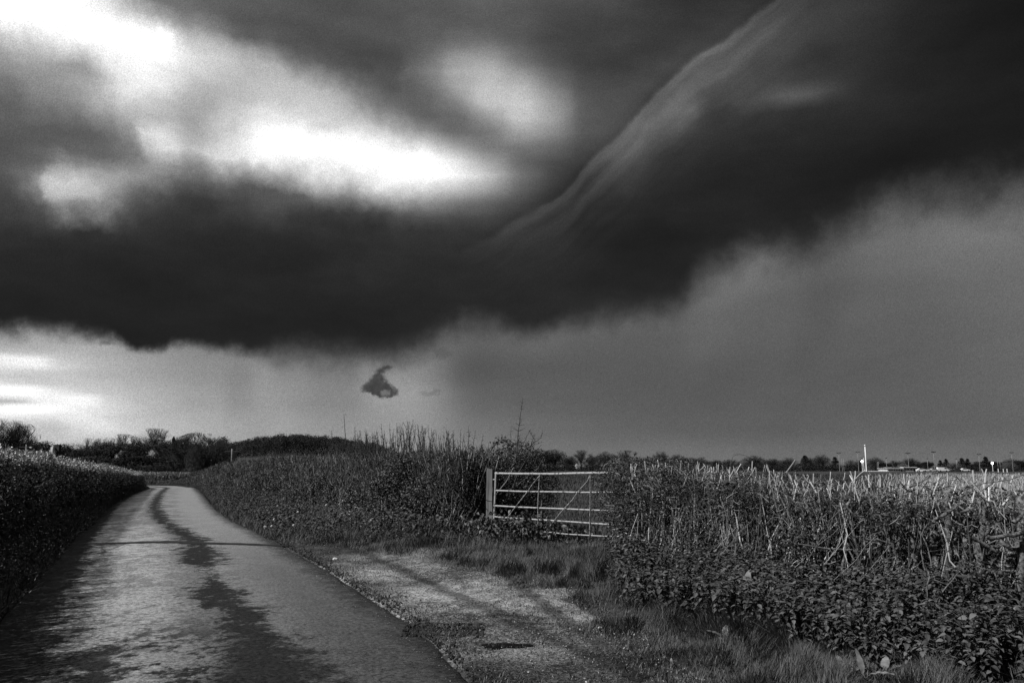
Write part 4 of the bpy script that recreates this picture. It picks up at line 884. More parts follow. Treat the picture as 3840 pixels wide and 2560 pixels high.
    # leafy shoulder next to the gate
    n = 36000; P = np.column_stack([2.25+rng.normal(0, .42, n), 13.2+rng.normal(0, .4, n), .25+(1.30+.1*np.sin(np.arange(n)*.37))*U(0, 1, n)**.7]); k = P[:, 0] > 1.56+.16*np.sin(P[:, 2]*5)-.1; P = P[k]; V, Fs = leaves(P, U(.02, .045, len(P)), LEAF1, .3); mk('leaves', V, Fs, M_leafdark, root)
    n = 46; t = U(4.0, LV, n); V, Fs = stems(RHL, t, side*U(-.1, .45, n), side*U(-.2, .45, n), -.02, hz(RT, t)-U(.02, .4, n), U(.009, .019, n), U(.008, .015, n), 10, .014, 7, .07); mk('stems', V, Fs, M_bark, root, True)
    # gnarled trunks
    spec = [(3560, 1838, 3565, 2250, 8.35, .040), (3500, 1990, 3520, 2260, 8.6, .034), (3690, 1850, 3700, 2320, 8.0, .042), (3790, 1990, 3770, 2330, 7.8, .034), (3420, 1950, 3440, 2200, 8.8, .030), (3620, 1950, 3610, 2280, 8.3, .028), (3830, 1860, 3822, 2340, 7.6, .045),
            (3340, 1900, 3330, 2150, 9.2, .024), (3240, 1930, 3250, 2130, 9.5, .020), (3150, 1880, 3170, 2110, 9.8, .022), (3060, 1930, 3050, 2100, 10.1, .018), (3390, 1870, 3372, 2190, 9.0, .022), (3660, 2000, 3680, 2290, 8.1, .022), (3740, 1960, 3730, 2320, 7.9, .026), (3580, 2060, 3590, 2260, 8.5, .02), (2680, 1900, 2700, 2070, 11.6, .018), (2870, 1880, 2880, 2090, 10.8, .018)]
    for (ax, ay, bx, by, Y, r) in spec:
        a = at(bx, by, Y*.925); b = at(ax, ay, Y*.925); a[2] = float(terrain(a[0], a[1]))-.03; B = Bag(); S = 16; pth = wob(a[None], b[None], S, .013)
        rr = r*.85*(1-.25*np.linspace(0, 1, S))*(1+.22*rng.random(S)); rr[-3:] *= [1.25, 1.5, 1.1]; B.add(*tubes(pth, rr[None], 9))
        m = int(2+r*45); i = rng.integers(8, S, m); s0 = pth[0, i]; az_ = U(0, 2*pi, m); D = np.stack([np.cos(az_), np.sin(az_), U(-.1, 1.1, m)], -1); D = norm(D); l = U(.05, .18, m)[:, None]
        br = wob(s0, s0+D*l, 6, .06, np.column_stack([np.zeros((m, 2)), -U(0, .05, m)])); B.add(*tubes(br, r*U(.35, .7, m)[:, None]*np.array([1.2, 1, .95, .9, 1., .85])[None], 7))
        s1 = br[:, -1]; s1 = np.repeat(s1, 2, 0); D = norm(rng.normal(size=(len(s1), 3))+[0, 0, .5]); B.add(*tubes(wob(s1, s1+D*U(.05, .2, (len(s1), 1)), 4, .07), np.tile(np.linspace(r*.35, r*.15, 4), (len(s1), 1)), 5))
        o = B.build('trunk', M_bark, root, smooth=True)
    # pale split stub ends standing above the line
    for px, py, px2, py2, Y, r in ((3648, 1762, 3655, 1830, 8.3, .012), (3697, 1775, 3692, 1830, 8.1, .014), (3680, 1757, 3692, 1785, 8.1, .008), (3700, 1758, 3692, 1785, 8.1, .008), (3553, 1772, 3553, 1805, 8.6, .008), (3208, 1765, 3204, 1808, 9.7, .010), (3245, 1762, 3190, 1810, 9.6, .006), (2668, 1750, 2674, 1805, 11.7, .012), (2690, 1742, 2682, 1790, 11.7, .008), (2660, 1755, 2668, 1800, 11.6, .006), (3115, 1768, 3112, 1810, 10, .008), (3390, 1775, 3392, 1820, 9, .009), (3300, 1780, 3302, 1825, 9.3, .008), (3520, 1790, 3500, 1860, 8.6, .010), (3762, 1790, 3750, 1830, 7.9, .007), (3800, 1780, 3788, 1820, 7.8, .007), (2555, 1725, 2551, 1765, 12.4, .006), (3780, 1870, 3760, 1895, 7.7, .012), (3640, 1900, 3600, 1925, 8.1, .012)):
        a = at(px2, py2, Y*.925); b = at(px, py, Y*.925); V, Fs = tubes(wob(a[None], b[None], 4, .02), np.full((1, 4), r*.7), 6); mk('split_stake', V, Fs, M_cut, root)
    # thick woven limbs seen across the face
    for px, py, px2, py2, Y, r in ((3150, 1880, 3240, 1840, 9.4, .018), (3165, 1910, 3190, 1870, 9.3, .020), (3500, 1960, 3620, 1870, 8.2, .020), (2990, 2040, 3240, 2060, 9.4, .012), (3240, 2020, 3360, 2035, 9.0, .015), (3600, 1920, 3660, 1900, 8.0, .016), (3700, 2010, 3830, 2000, 7.5, .022), (3800, 1960, 3850, 1900, 7.4, .022), (2690, 1930, 2830, 1850, 11.2, .014), (3640, 2010, 3740, 2070, 7.8, .020), (3050, 1960, 3140, 1900, 9.8, .014), (3330, 2050, 3200, 2065, 9.1, .010), (3820, 2270, 3700, 2400, 6.9, .019), (3440, 2130, 3640, 2240, 7.6, .007), (3480, 2140, 3500, 2360, 7.4, .006), (3490, 2350, 3590, 2150, 7.4, .006), (3840, 2300, 3730, 2150, 7.3, .008), (3430, 2320, 3740, 2320, 7.2, .004), (2660, 1810, 2720, 1790, 11.8, .008), (2380, 1790, 2560, 1900, 12.6, .008), (2440, 1860, 2500, 1800, 12.7, .006)):
        a = at(px, py, Y*.925); b = at(px2, py2, Y*.925); V, Fs = tubes(wob(a[None], b[None], 9, .03), r*.72*(1+.3*rng.random((1, 9))), 7); mk('branch', V, Fs, M_bark, root, smooth=True)
    # loose canes leaning out over the nettles
    n = 80; t = U(1.2, LV-1, n); P = hedge_pts(RHL, t, side*U(.3, .9, n), U(.05, .3, n)); Q = hedge_pts(RHL, np.clip(t+rng.normal(0, .35, n), 0, L), side*U(-.2, .5, n), U(.6, 1.15, n))
    V, Fs = tubes(wob(P, Q, 6, .02), U(.002, .005, n)[:, None]*np.linspace(1, .6, 6)[None], 4); mk('stems', V, Fs, M_stem, root)
    # bramble arching above the hedge top
    a = at(2745, 1785, 11); b = at(2830, 1722, 11); pth = wob(a[None], b[None], 10, .008, np.array([[-.12, 0, .16]])); V, Fs = tubes(pth, np.linspace(.006, .002, 10)[None], 4); mk('shoots', V, Fs, M_twig, root)
right_hedge()

# ------------------------------------------------------------------ gate and post
def gate():
    A = np.array([-.33, 15.46]); Bq = np.array([2.42, 13.66]); root = empty('field_gate', (A[0], A[1], .2), 'bent galvanised five-bar farm gate with flaking rails between two hedges', 'gate')
    def P(px, py):                        # point of the gate's plane seen at a pixel
        d = ray(px, py); n = np.array([Bq[1]-A[1], -(Bq[0]-A[0])]); t = (A@n)/(d[:2]@n); return np.array([d[0]*t, d[1]*t, EYE+d[2]*t])
    def bar(name, pts, r, mat, k=10, off=0., closed=True):
        pts = np.array([P(*p) for p in pts]); n = np.array([Bq[1]-A[1], -(Bq[0]-A[0]), 0]); n /= np.linalg.norm(n)
        if n[1] > 0: n = -n
        pts = pts+n*off; s = np.linspace(0, 1, len(pts)); ss = np.linspace(0, 1, max(24, len(pts)*3)); q = np.stack([np.interp(ss, s, pts[:, i]) for i in range(3)], -1)
        for _ in range(2): q[1:-1] = (q[:-2]+q[1:-1]*2+q[2:])/4
        rr = np.full((1, len(q)), r); V, Fs = tubes(q[None], rr, k); Fs.append(np.array([list(range(k))[::-1]])); mk(name, V, Fs, mat, root, smooth=True)
    bar('rail', [(1857, 1774), (1935, 1776), (2010, 1776), (2080, 1777), (2150, 1774), (2230, 1773), (2300, 1772), (2390, 1772)], .022, M_gate)
    bar('rail', [(1855, 1838), (1945, 1842), (2030, 1843), (2110, 1844), (2180, 1846), (2270, 1845), (2390, 1846)], .0165, M_gate)
    bar('rail', [(1852, 1895), (1930, 1900), (2020, 1904), (2110, 1907), (2200, 1911), (2280, 1914), (2390, 1918)], .0165, M_gate)
    bar('rail', [(1850, 1936), (1900, 1941), (1970, 1945), (2040, 1949), (2120, 1954), (2200, 1960), (2290, 1966), (2390, 1970)], .0165, M_gate)
    bar('rail', [(1850, 1980), (1905, 1988), (1945, 1996), (1985, 1996), (2020, 1992), (2060, 1994), (2110, 2001), (2180, 2005), (2270, 2010), (2390, 2014)], .012, M_gate)
    bar('hinge_stile', [(1860, 1768), (1857, 1850), (1854, 1920), (1850, 2000)], .02, M_gate)
    for x0, x1, x2 in ((2026, 2020, 2019), (2216, 2216, 2213)):
        bar('upright', [(x0, 1780), (x1, 1880), (x2, 2018)], .0085, M_brace, 6, .028); bar('upright', [(x0+5, 1780), (x1+7, 1850), (x2+8, 2005)], .0075, M_brace, 6, -.028)
    bar('diagonal_brace', [(2025, 1785), (2000, 1815), (1980, 1845), (1950, 1882), (1920, 1921), (1903, 1944)], .0085, M_brace, 6, .034)
    bar('diagonal_brace', [(2214, 1785), (2206, 1805), (2185, 1826), (2166, 1848), (2152, 1872), (2120, 1904), (2090, 1940), (2050, 1992)], .0085, M_brace, 6, .034)
gate()
def post():
    a = at(1838, 1945, 15.6); root = empty('gate_post', (a[0], a[1], .1), 'square weathered timber post carrying the hinged end of the metal gate', 'post')
    import bmesh
    bm = bmesh.new(); bmesh.ops.create_cube(bm, size=1)
    top = at(1841, 1768, 15.6)[2]; h = top-.05
    for v in bm.verts: v.co.x *= .135; v.co.y *= .15; v.co.z = (v.co.z+.5)*h
    bmesh.ops.subdivide_edges(bm, edges=[e for e in bm.edges if abs(e.verts[0].co.z-e.verts[1].co.z) > .1], cuts=10, use_grid_fill=True)
    bmesh.ops.bevel(bm, geom=[e for e in bm.edges if len(e.link_faces) == 2 and e.calc_face_angle() > .5], offset=.009, segments=2, affect='EDGES')
    rs = np.random.default_rng(5)
    for v in bm.verts: v.co.x += .004*math.sin(v.co.z*4)+.002*rs.normal(); v.co.y += .002*rs.normal(); v.co.z += (.012*rs.normal() if v.co.z > h-.02 else 0)
    me = bpy.data.meshes.new('timber'); bm.to_mesh(me); bm.free(); me.materials.append(M_post)
    o = bpy.data.objects.new('timber', me); sc.collection.objects.link(o); o.parent = root; o.rotation_euler = (0, R(.8), R(-22))
    for z in (1.26, .52):
        V, Fs = tubes(np.array([[[a[0]+.05, a[1]-.08, z], [a[0]+.12, a[1]-.12, z+.003], [a[0]+.19, a[1]-.13, z]]]), np.full((1, 3), .014), 8); mk('hinge', V, Fs, M_brace, root)
post()

# ------------------------------------------------------------------ single plants picked out on the verges
def flower_cluster(px, py, Y, n, r, label, sz=(.018, .035), name='white_flowers', z=None):
    c = at(px, py, Y); g = float(terrain(c[0], c[1])); root = empty(name, (c[0], c[1], g), label, 'flowers', 'white flowers on the verges')
    hN = max(2, int(round(n/5))); P = c+rng.normal(size=(hN, 3))*r
    for p in P:
        m = 7; q = np.repeat(p[None], m, 0); a_ = np.arange(m)*2*pi/m; D = np.column_stack([np.cos(a_), np.sin(a_), U(.2, .8, m)]); V, Fs = scatter(*LEAF2, q, frames(D, np.tile([0, 0, 1.], (m, 1))), U(*sz, m)[:, None]*np.ones((1, 3))); mk('flower_head', V, Fs, M_petal, root)
        V, Fs = tubes(wob(np.array([[p[0]*.4+c[0]*.6, p[1]*.4+c[1]*.6, g]]), p[None], 4, .03), np.full((1, 4), .0025), 3); mk('stem', V, Fs, M_nettle, root)
flower_cluster(1305, 1925, 17.2, 42, (.10, .08, .10), 'larger patch of white blossom on the bank midway between lane and gate', (.02, .05))
flower_cluster(1350, 1918, 17.4, 16, (.04, .04, .05), 'narrow upright white blossom just right of the larger white patch', (.02, .05))
flower_cluster(1395, 1950, 16.6, 14, (.05, .04, .05), 'small low white blossom nearer the gate on the bank', (.02, .045))
flower_cluster(2350, 1990, 11.9, 46, (.10, .07, .06), 'white flowering plant at the foot of the hedge beside the gate')
flower_cluster(2405, 2035, 11.2, 22, (.07, .05, .06), 'loose white flowers low in front of the hedge, above the nettles')
flower_cluster(2325, 2180, 9.9, 7, (.02, .02, .03), 'tiny white flower standing alone among the nettles', (.015, .028))
flower_cluster(3780, 2400, 6.9, 10, (.03, .03, .02), 'few pale petals in the nettles at the lower right edge', (.012, .025))
# dandelion heads
for i, (px, py, Y, lb) in enumerate([(994, 1975, 18.6, 'large white dandelion clock closest to the lane edge'), (1019, 1972, 18.4, 'dandelion clock just right of the largest one by the lane'), (1101, 1968, 18.0, 'dandelion clock low on the bank, apart from the pair by the lane'),
      (1117, 1919, 20.5, 'dandelion clock halfway up the bank'), (1224, 1893, 21.0, 'highest dandelion clock, just under the hedge stems'), (1028, 1946, 19.6, 'small dandelion clock above the pair by the lane'), (1041, 1896, 23.5, 'smallest dandelion clock, far along the bank')]):
    c = at(px, py, Y); g = float(terrain(c[0], c[1])); c[2] = max(c[2], g+.1); root = empty('dandelion', (c[0], c[1], g), lb, 'flower', 'dandelion clocks on the bank')
    n = 90; D = norm(rng.normal(size=(n, 3))); V, Fs = tubes(np.stack([c+D*.004, c+D*(.034 if i == 0 else .026)], 1), np.tile([.001, .006], (n, 1)), 3); mk('seed_head', V, Fs, M_petal, root)
    V, Fs = tubes(wob(np.array([[c[0], c[1], g]]), c[None], 4, .03), np.full((1, 4), .003), 4); mk('stem', V, Fs, M_nettle, root)
# dock plants: broad upright leaves
M_dock = gmat('dock_leaf', .06, .22, 8, .6, 4, spec=.4, bump=.002, bscale=30)
def dock(px, py, Y, specs, label):
    c = at(px, py, Y); z = float(terrain(c[0], c[1])); root = empty('dock_plant', (c[0], c[1], z), label, 'plant', 'broad-leaved docks in the verge')
    for az_, up_, L, W in specs:
        m = 14; t = np.linspace(0, 1, m); prof = np.sin(np.clip(t, 0, 1)**.7*pi)**.75*W/2+.004; stalk = .16
        cy = np.concatenate([[0], L*(stalk+(1-stalk)*t)]); wd = np.concatenate([[.004], prof]); V = []
        for i, (y, w) in enumerate(zip(cy, wd)):
            droop = -.35*(y/L)**2.4*L; und = .004*math.sin(i*1.7)
            for s_, f in ((-1, .10), (-.5, .03), (0, -.02), (.5, .03), (1, .10)): V.append((s_*w+.0, y, droop+f*w*1.2+und*s_))
        V = np.array(V); D = np.array([cos(az_)*cos(up_), sin(az_)*cos(up_), sin(up_)]); Rm = frames(D[None], np.array([[-cos(az_)*sin(up_), -sin(az_)*sin(up_), cos(up_)+.01]]))[0]
        W3 = V@Rm.T+[c[0], c[1], z+.0]; n = len(cy); q = [(i*5+j, i*5+j+1, (i+1)*5+j+1, (i+1)*5+j) for i in range(n-1) for j in range(4)]
        mk('leaf', W3, [np.array(q)], M_dock, root, smooth=True)
dock(2790, 2300, 8.0, [(1.1, 1.2, .5, .12), (.6, .9, .38, .11), (2.6, .8, .28, .10), (3.9, .6, .25, .09), (5.2, .55, .25, .10)], 'tall pale-leaved dock rising among the nettles, its broad leaves catching light')
dock(3165, 2560, 5.95, [(1.7, 1.35, .13, .055), (4.4, .5, .2, .08), (.2, .5, .18, .07)], 'dock with one rounded leaf at the bottom edge, left of the slim-leaved one')
dock(3240, 2575, 5.85, [(1.6, 1.4, .19, .035), (2.9, .9, .2, .06), (5.6, .6, .2, .07)], 'slim upright dock leaf at the bottom edge of the verge')
dock(3320, 2560, 5.95, [(1.0, .9, .15, .05), (3.3, .9, .18, .06), (.4, .5, .16, .06)], 'dock with a leaning leaf, rightmost of the three at the bottom edge')
dock(2720, 2400, 7.2, [(1.2, .9, .17, .06), (2.7, .7, .17, .06), (4.2, .5, .15, .06), (5.6, .5, .17, .06)], 'low pale dock at the border of grass and nettles')

# ------------------------------------------------------------------ far things
col = sc.collection
def bare_tree(H=10., seed=1, spread=.5, upright=.35, n1=9, n2=8, n3=8, n4=6, clear=.22, tw=.035, flat=1.0, fill=0):
    """returns (trunk mesh data, crown mesh data) of a leafless tree of height H, crown half width spread*H"""
    r = np.random.default_rng(seed); W = spread*H
    ctr = np.array([0, 0, H*(clear+.42)]); rad = np.array([W, W, H*(.58-.0)*flat])
    tr = np.array([[0, 0, 0], [.01*H, 0, H*.15], [-.01*H, .01*H, H*.32], [.015*H, 0, H*.5], [0, 0, H*.66]])
    Bt = Bag(); Bt.add(*tubes(tr[None], np.array([[.034, .026, .021, .015, .007]])*H, 7))
    def limbs(S0, target, S, amp, r0, r1, k):
        n = len(S0); t = np.linspace(0, 1, S)[None, :, None]; up_ = np.zeros((n, 1, 3)); L = np.linalg.norm(target-S0, axis=1)[:, None, None]
        P = S0[:, None]*(1-t)+target[:, None]*t; Wn = r.normal(size=(n, S, 3)).cumsum(1); Wn -= Wn[:, :1]; Wn -= t*Wn[:, -1:]
        P = P+Wn*L*amp; P[..., 2] -= (4*t*(1-t))[..., 0]*L[..., 0]*(.10)
        rr = np.linspace(1, 0, S)[None]*(r0-r1)+r1; return P, tubes(P, np.broadcast_to(rr, (n, S)).copy(), k)
    a = np.arange(n1)*2.4+r.uniform(-.3, .3, n1); e = r.uniform(.15, 1.45, n1)
    tgt = ctr+np.stack([np.cos(a)*np.cos(e), np.sin(a)*np.cos(e), np.sin(e)*.9], -1)*rad*.62
    S0 = np.stack([0*a, 0*a, H*(clear+.30*r.uniform(0, 1, n1))], -1); P1, m = limbs(S0, tgt, 6, .03, .014*H, .005*H, 5); Bt.add(*m)
    def nxt(P, n, reach, lo):
        N_ = len(P); idx = np.repeat(np.arange(N_), n); j = r.integers(lo, P.shape[1], len(idx)); S_ = P[idx, j]
        D = r.normal(size=(len(idx), 3)); D[:, 2] = np.abs(D[:, 2])*.9; out_ = (S_-ctr)/rad; T = S_+(D*.55+out_*.55+np.array([0, 0, upright]))*reach*H
        q = (T-ctr)/rad; l = np.linalg.norm(q, axis=1); f = np.where(l > 1, 1/l, 1)[:, None]; T = ctr+q*f*rad; return S_, T
    S_, T = nxt(P1, n2, .17, 2); P2, m = limbs(S_, T, 5, .04, .0055*H, .0025*H, 4); Bt.add(*m)
    Bc = Bag()
    S_, T = nxt(P2, n3, .10, 1); P3, m = limbs(S_, T, 4, .05, tw*.09*H/1.5*.6, tw*.05*H/1.5*.6, 3); Bc.add(*m)
    S_, T = nxt(P3, n4, .065, 1); P4, m = limbs(S_, T, 2, 0, tw*.045*H/1.5*.6, tw*.02*H/1.5*.6, 3); Bc.add(*m)
    if fill:
        d = norm(r.normal(size=(fill, 3)))*r.uniform(.02, 1, (fill, 1))**.42; d *= 1+.18*np.sin(d[:, :1]*9+seed)*np.cos(d[:, 2:]*7); Pf = np.array([0, 0, H*.50])+d*[W, W, H*.50]; Pf = Pf[Pf[:, 2] > .02*H]
        Df = norm(r.normal(size=Pf.shape)*.5+(Pf-[0, 0, H*.3])/H*1.6+[0, 0, .25])*r.uniform(.03, .075, (len(Pf), 1))*H; Tf = Pf+Df; Tf[:, 2] = np.minimum(Tf[:, 2], H*1.01)
        Bc.add(*tubes(np.stack([Pf, Tf], 1), np.tile([.0042*H, .0018*H], (len(Pf), 1)), 3, False))
    return Bt, Bc
def clump_tree(H=8., seed=1, spread=.4, kind='round', n=9000, leaf=.028):
    r = np.random.default_rng(seed); Bt = Bag(); Bt.add(*tubes(np.array([[[0, 0, 0], [.02*H, 0, H*.3], [-.01*H, 0, H*.7]]]), np.array([[.03, .022, .008]])*H, 7))
    W = spread*H
    if kind == 'conifer':
        k = 46; z = r.uniform(.1, .97, k); w = (1-z)*W*1.05+.02*H; a = r.uniform(0, 2*pi, k); c = np.stack([np.cos(a)*w*.6, np.sin(a)*w*.6, z*H], -1); s = np.stack([w*.55+.02*H, w*.55+.02*H, .05*H+.04*H*r.random(k)], -1)
    else:
        k = 34; D = norm(r.normal(size=(k, 3))); D[:, 2] = D[:, 2]*.8; c = np.array([0, 0, H*.56])+D*[W*.68, W*.68, H*.33]*r.uniform(.5, 1, (k, 1)); s = np.stack([U(.16, .32, k)*W*1.1]*2+[U(.08, .15, k)*H], -1)
    i = r.integers(0, k, n); d = norm(r.normal(size=(n, 3)))*r.uniform(.45, 1.05, (n, 1))**.5; P = c[i]+d*s[i]; P = P[P[:, 2] > .03*H]; n = len(P)
    D = r.normal(size=(n, 3)); Rm = frames(D, r.normal(size=(n, 3))+[0, 0, .8]); sz = leaf*H*r.uniform(.5, 1.3, n); V, Fs = scatter(*LEAF1, P, Rm, sz[:, None]*np.ones((1, 3)))
    Bc = Bag(); Bc.add(V, Fs); return Bt, Bc
protos = {}
def proto(key, fn, m_tr, m_cr):
    Bt, Bc = fn(); a = Bt.build('trunk', m_tr); b = Bc.build('crown', m_cr); col.objects.unlink(a); col.objects.unlink(b); protos[key] = (a.data, b.data); bpy.data.objects.remove(a); bpy.data.objects.remove(b)
for i in range(4): proto('bare%d' % i, lambda i=i: bare_tree(10, 11+i, .42+.03*i, .35, 9, 8, 7, 5, .16, .05, fill=4200), M_fartrunk, M_far)
proto('oak', lambda: bare_tree(10, 41, .62, .3, 10, 8, 8, 6, .25, .055, fill=900), M_fartrunk, M_far)
proto('fan', lambda: bare_tree(10, 52, .55, .5, 9, 7, 7, 5, .30, .05), M_fartrunk, M_far)
proto('tall', lambda: bare_tree(10, 63, .40, .5, 10, 9, 7, 6, .20, .05), M_fartrunk, M_far)
proto('scrub', lambda: bare_tree(10, 70, .75, .55, 14, 9, 9, 6, .05, .05, fill=7000), M_fartrunk, M_far)
proto('lite', lambda: bare_tree(10, 75, .48, .4, 9, 8, 7, 5, .10, .05, fill=3500), M_fartrunk, M_farlite)
for i in range(3): proto('green%d' % i, lambda i=i: clump_tree(10, 21+i, .42+.08*i, 'round', 9000, .034), M_fartrunk, M_faro)
for i in range(2): proto('conifer%d' % i, lambda i=i: clump_tree(10, 31+i, .30+.05*i, 'conifer', 7000, .03), M_fartrunk, M_faro)
proto('blossom', lambda: clump_tree(10, 36, .5, 'round', 3500, .03), M_fartrunk, M_blossom)
proto('brush', lambda: clump_tree(10, 37, .6, 'round', 9000, .036), M_fartrunk, M_far)
NAMES = {'bare': 'bare_tree', 'oak': 'bare_tree', 'fan': 'bare_tree', 'tall': 'bare_tree', 'scrub': 'bare_bush', 'lite': 'pale_bush', 'green': 'evergreen_tree', 'conifer': 'conifer_tree', 'blossom': 'blossom_bush', 'brush': 'thicket_tree'}
BW_ = {}
def tree(key, px, ytop, hw, Y, label, group, base=None, rot=None, cat=None):
    """px, ytop: where the tree top stands; hw: half width in photo pixels"""
    tr, cr = protos[key]; p = at(px, ytop, Y); z = float(terrain(p[0], Y)) if base is None else base
    if key not in BW_: v = np.empty(len(cr.vertices)*3, np.float32); cr.vertices.foreach_get('co', v); v = v.reshape(-1, 3); BW_[key] = (np.percentile(np.abs(v[:, 0]), 98), v[:, 2].max())
    w0, h0 = BW_[key]; H = p[2]-z; sx = (hw/F*Y)/w0; sz_ = H/h0
    kind = key.rstrip('0123456789'); root = empty(NAMES[kind], (p[0], Y, z), label, cat or ('bush' if 'bush' in NAMES[kind] else 'tree'), group)
    root.rotation_euler[2] = (px*1.7) % 6.28 if rot is None else rot; sx = max(sx, sz_*(.42 if 'lite' in key or 'blossom' in key or 'conifer' in key else .62)); root.scale = (sx, sx, sz_)
    for nme, me in (('trunk', tr), ('crown', cr)):
        o = bpy.data.objects.new(nme, me); col.objects.link(o); o.parent = root
    return root
GL = 'trees beyond the bend of the lane'
for a in [
 ('tall', 10, 1568, 60, 105, 'tall bare tree cut by the left edge of the picture'),
 ('tall', 66, 1576, 54, 108, 'tall bare tree with twin stems, second from the left edge'),
 ('bare1', 112, 1628, 26, 112, 'small bare tree leaning against the right of the two tall ones'),
 ('green1', 20, 1665, 70, 118, 'dark evergreen mass under the leftmost tall bare tree'),
 ('brush', 128, 1650, 46, 120, 'rounded dark thicket behind the left utility pole'),
 ('brush', 184, 1651, 44, 128, 'domed dark tree directly above the white gable'),
 ('brush', 258, 1672, 44, 140, 'low broad thicket right of the white gable'),
 ('bare2', 262, 1658, 26, 150, 'wispy bare tree in the dip right of the gable'),
 ('fan', 334, 1640, 38, 165, 'fan-shaped bare tree, left one of the row on the rise'),
 ('bare0', 375, 1641, 26, 170, 'upright bare tree next to the fan-shaped one'),
 ('bare3', 412, 1637, 24, 172, 'bare tree between the upright and the wide-topped ones'),
 ('oak', 461, 1625, 46, 170, 'wide flat-topped bare tree left of the tallest spreading one'),
 ('oak', 579, 1604, 56, 150, 'prominent spreading bare tree standing highest on the skyline'),
 ('conifer1', 652, 1634, 16, 165, 'small pointed dark tree right of the spreading bare one'),
 ('bare2', 674, 1637, 17, 165, 'little bare tree between the pointed one and the big bush'),
 ('brush', 330, 1672, 52, 150, 'dark thicket below the fan-shaped bare tree'),
 ('brush', 420, 1657, 60, 155, 'broad dark thicket below the row of bare trees'),
 ('green2', 506, 1654, 38, 112, 'blackish round-topped evergreen in the middle of the left wood'),
 ('brush', 585, 1646, 62, 142, 'wide dark thicket under the spreading bare tree'),
 ('conifer0', 616, 1668, 34, 108, 'blackish pointed evergreen left of the big bare bush'),
 ('brush', 670, 1650, 54, 140, 'dark thicket under the small pointed tree'),
 ('green1', 560, 1700, 60, 104, 'low black evergreen shrub between the two dark evergreens'),
 ('green0', 455, 1715, 56, 104, 'low dark shrub left of the blackish round-topped evergreen'),
 ('brush', 370, 1705, 60, 110, 'low dark shrubbery above the far end of the left hedge'),
 ('brush', 290, 1708, 60, 112, 'low dark shrubbery midway along the left hedge'),
 ('scrub', 752, 1618, 92, 86, 'big bare bush with spiky upright twigs beside the lane bend'),
 ('green1', 832, 1637, 36, 92, 'dark leafy tree at the right shoulder of the big bare bush'),
 ('brush', 760, 1662, 84, 92, 'dense undergrowth inside the big bare bush'),
 ('green0', 650, 1738, 60, 90, 'low black shrub at the foot of the left wood, left of the bush'),
 ('green2', 860, 1712, 34, 90, 'low black shrub between the big bush and the right utility pole'),
 ('blossom', 456, 1684, 16, 120, 'small white blossom left of the round-topped evergreen'),
 ('blossom', 560, 1683, 22, 118, 'white blossom between the two blackish evergreens'),
 ('lite', 668, 1672, 24, 88, 'pale catkin-covered bush touching the big bare bush'),
 ('blossom', 664, 1712, 9, 88, 'bright little blossom at the left foot of the big bare bush'),
 ('lite', 728, 1670, 20, 82, 'pale twiggy patch of bush in front of the big bare one'),
]: tree(a[0], a[1], a[2], a[3]*1.35, a[4], a[5], GL)
GR = 'trees along the far side of the field'
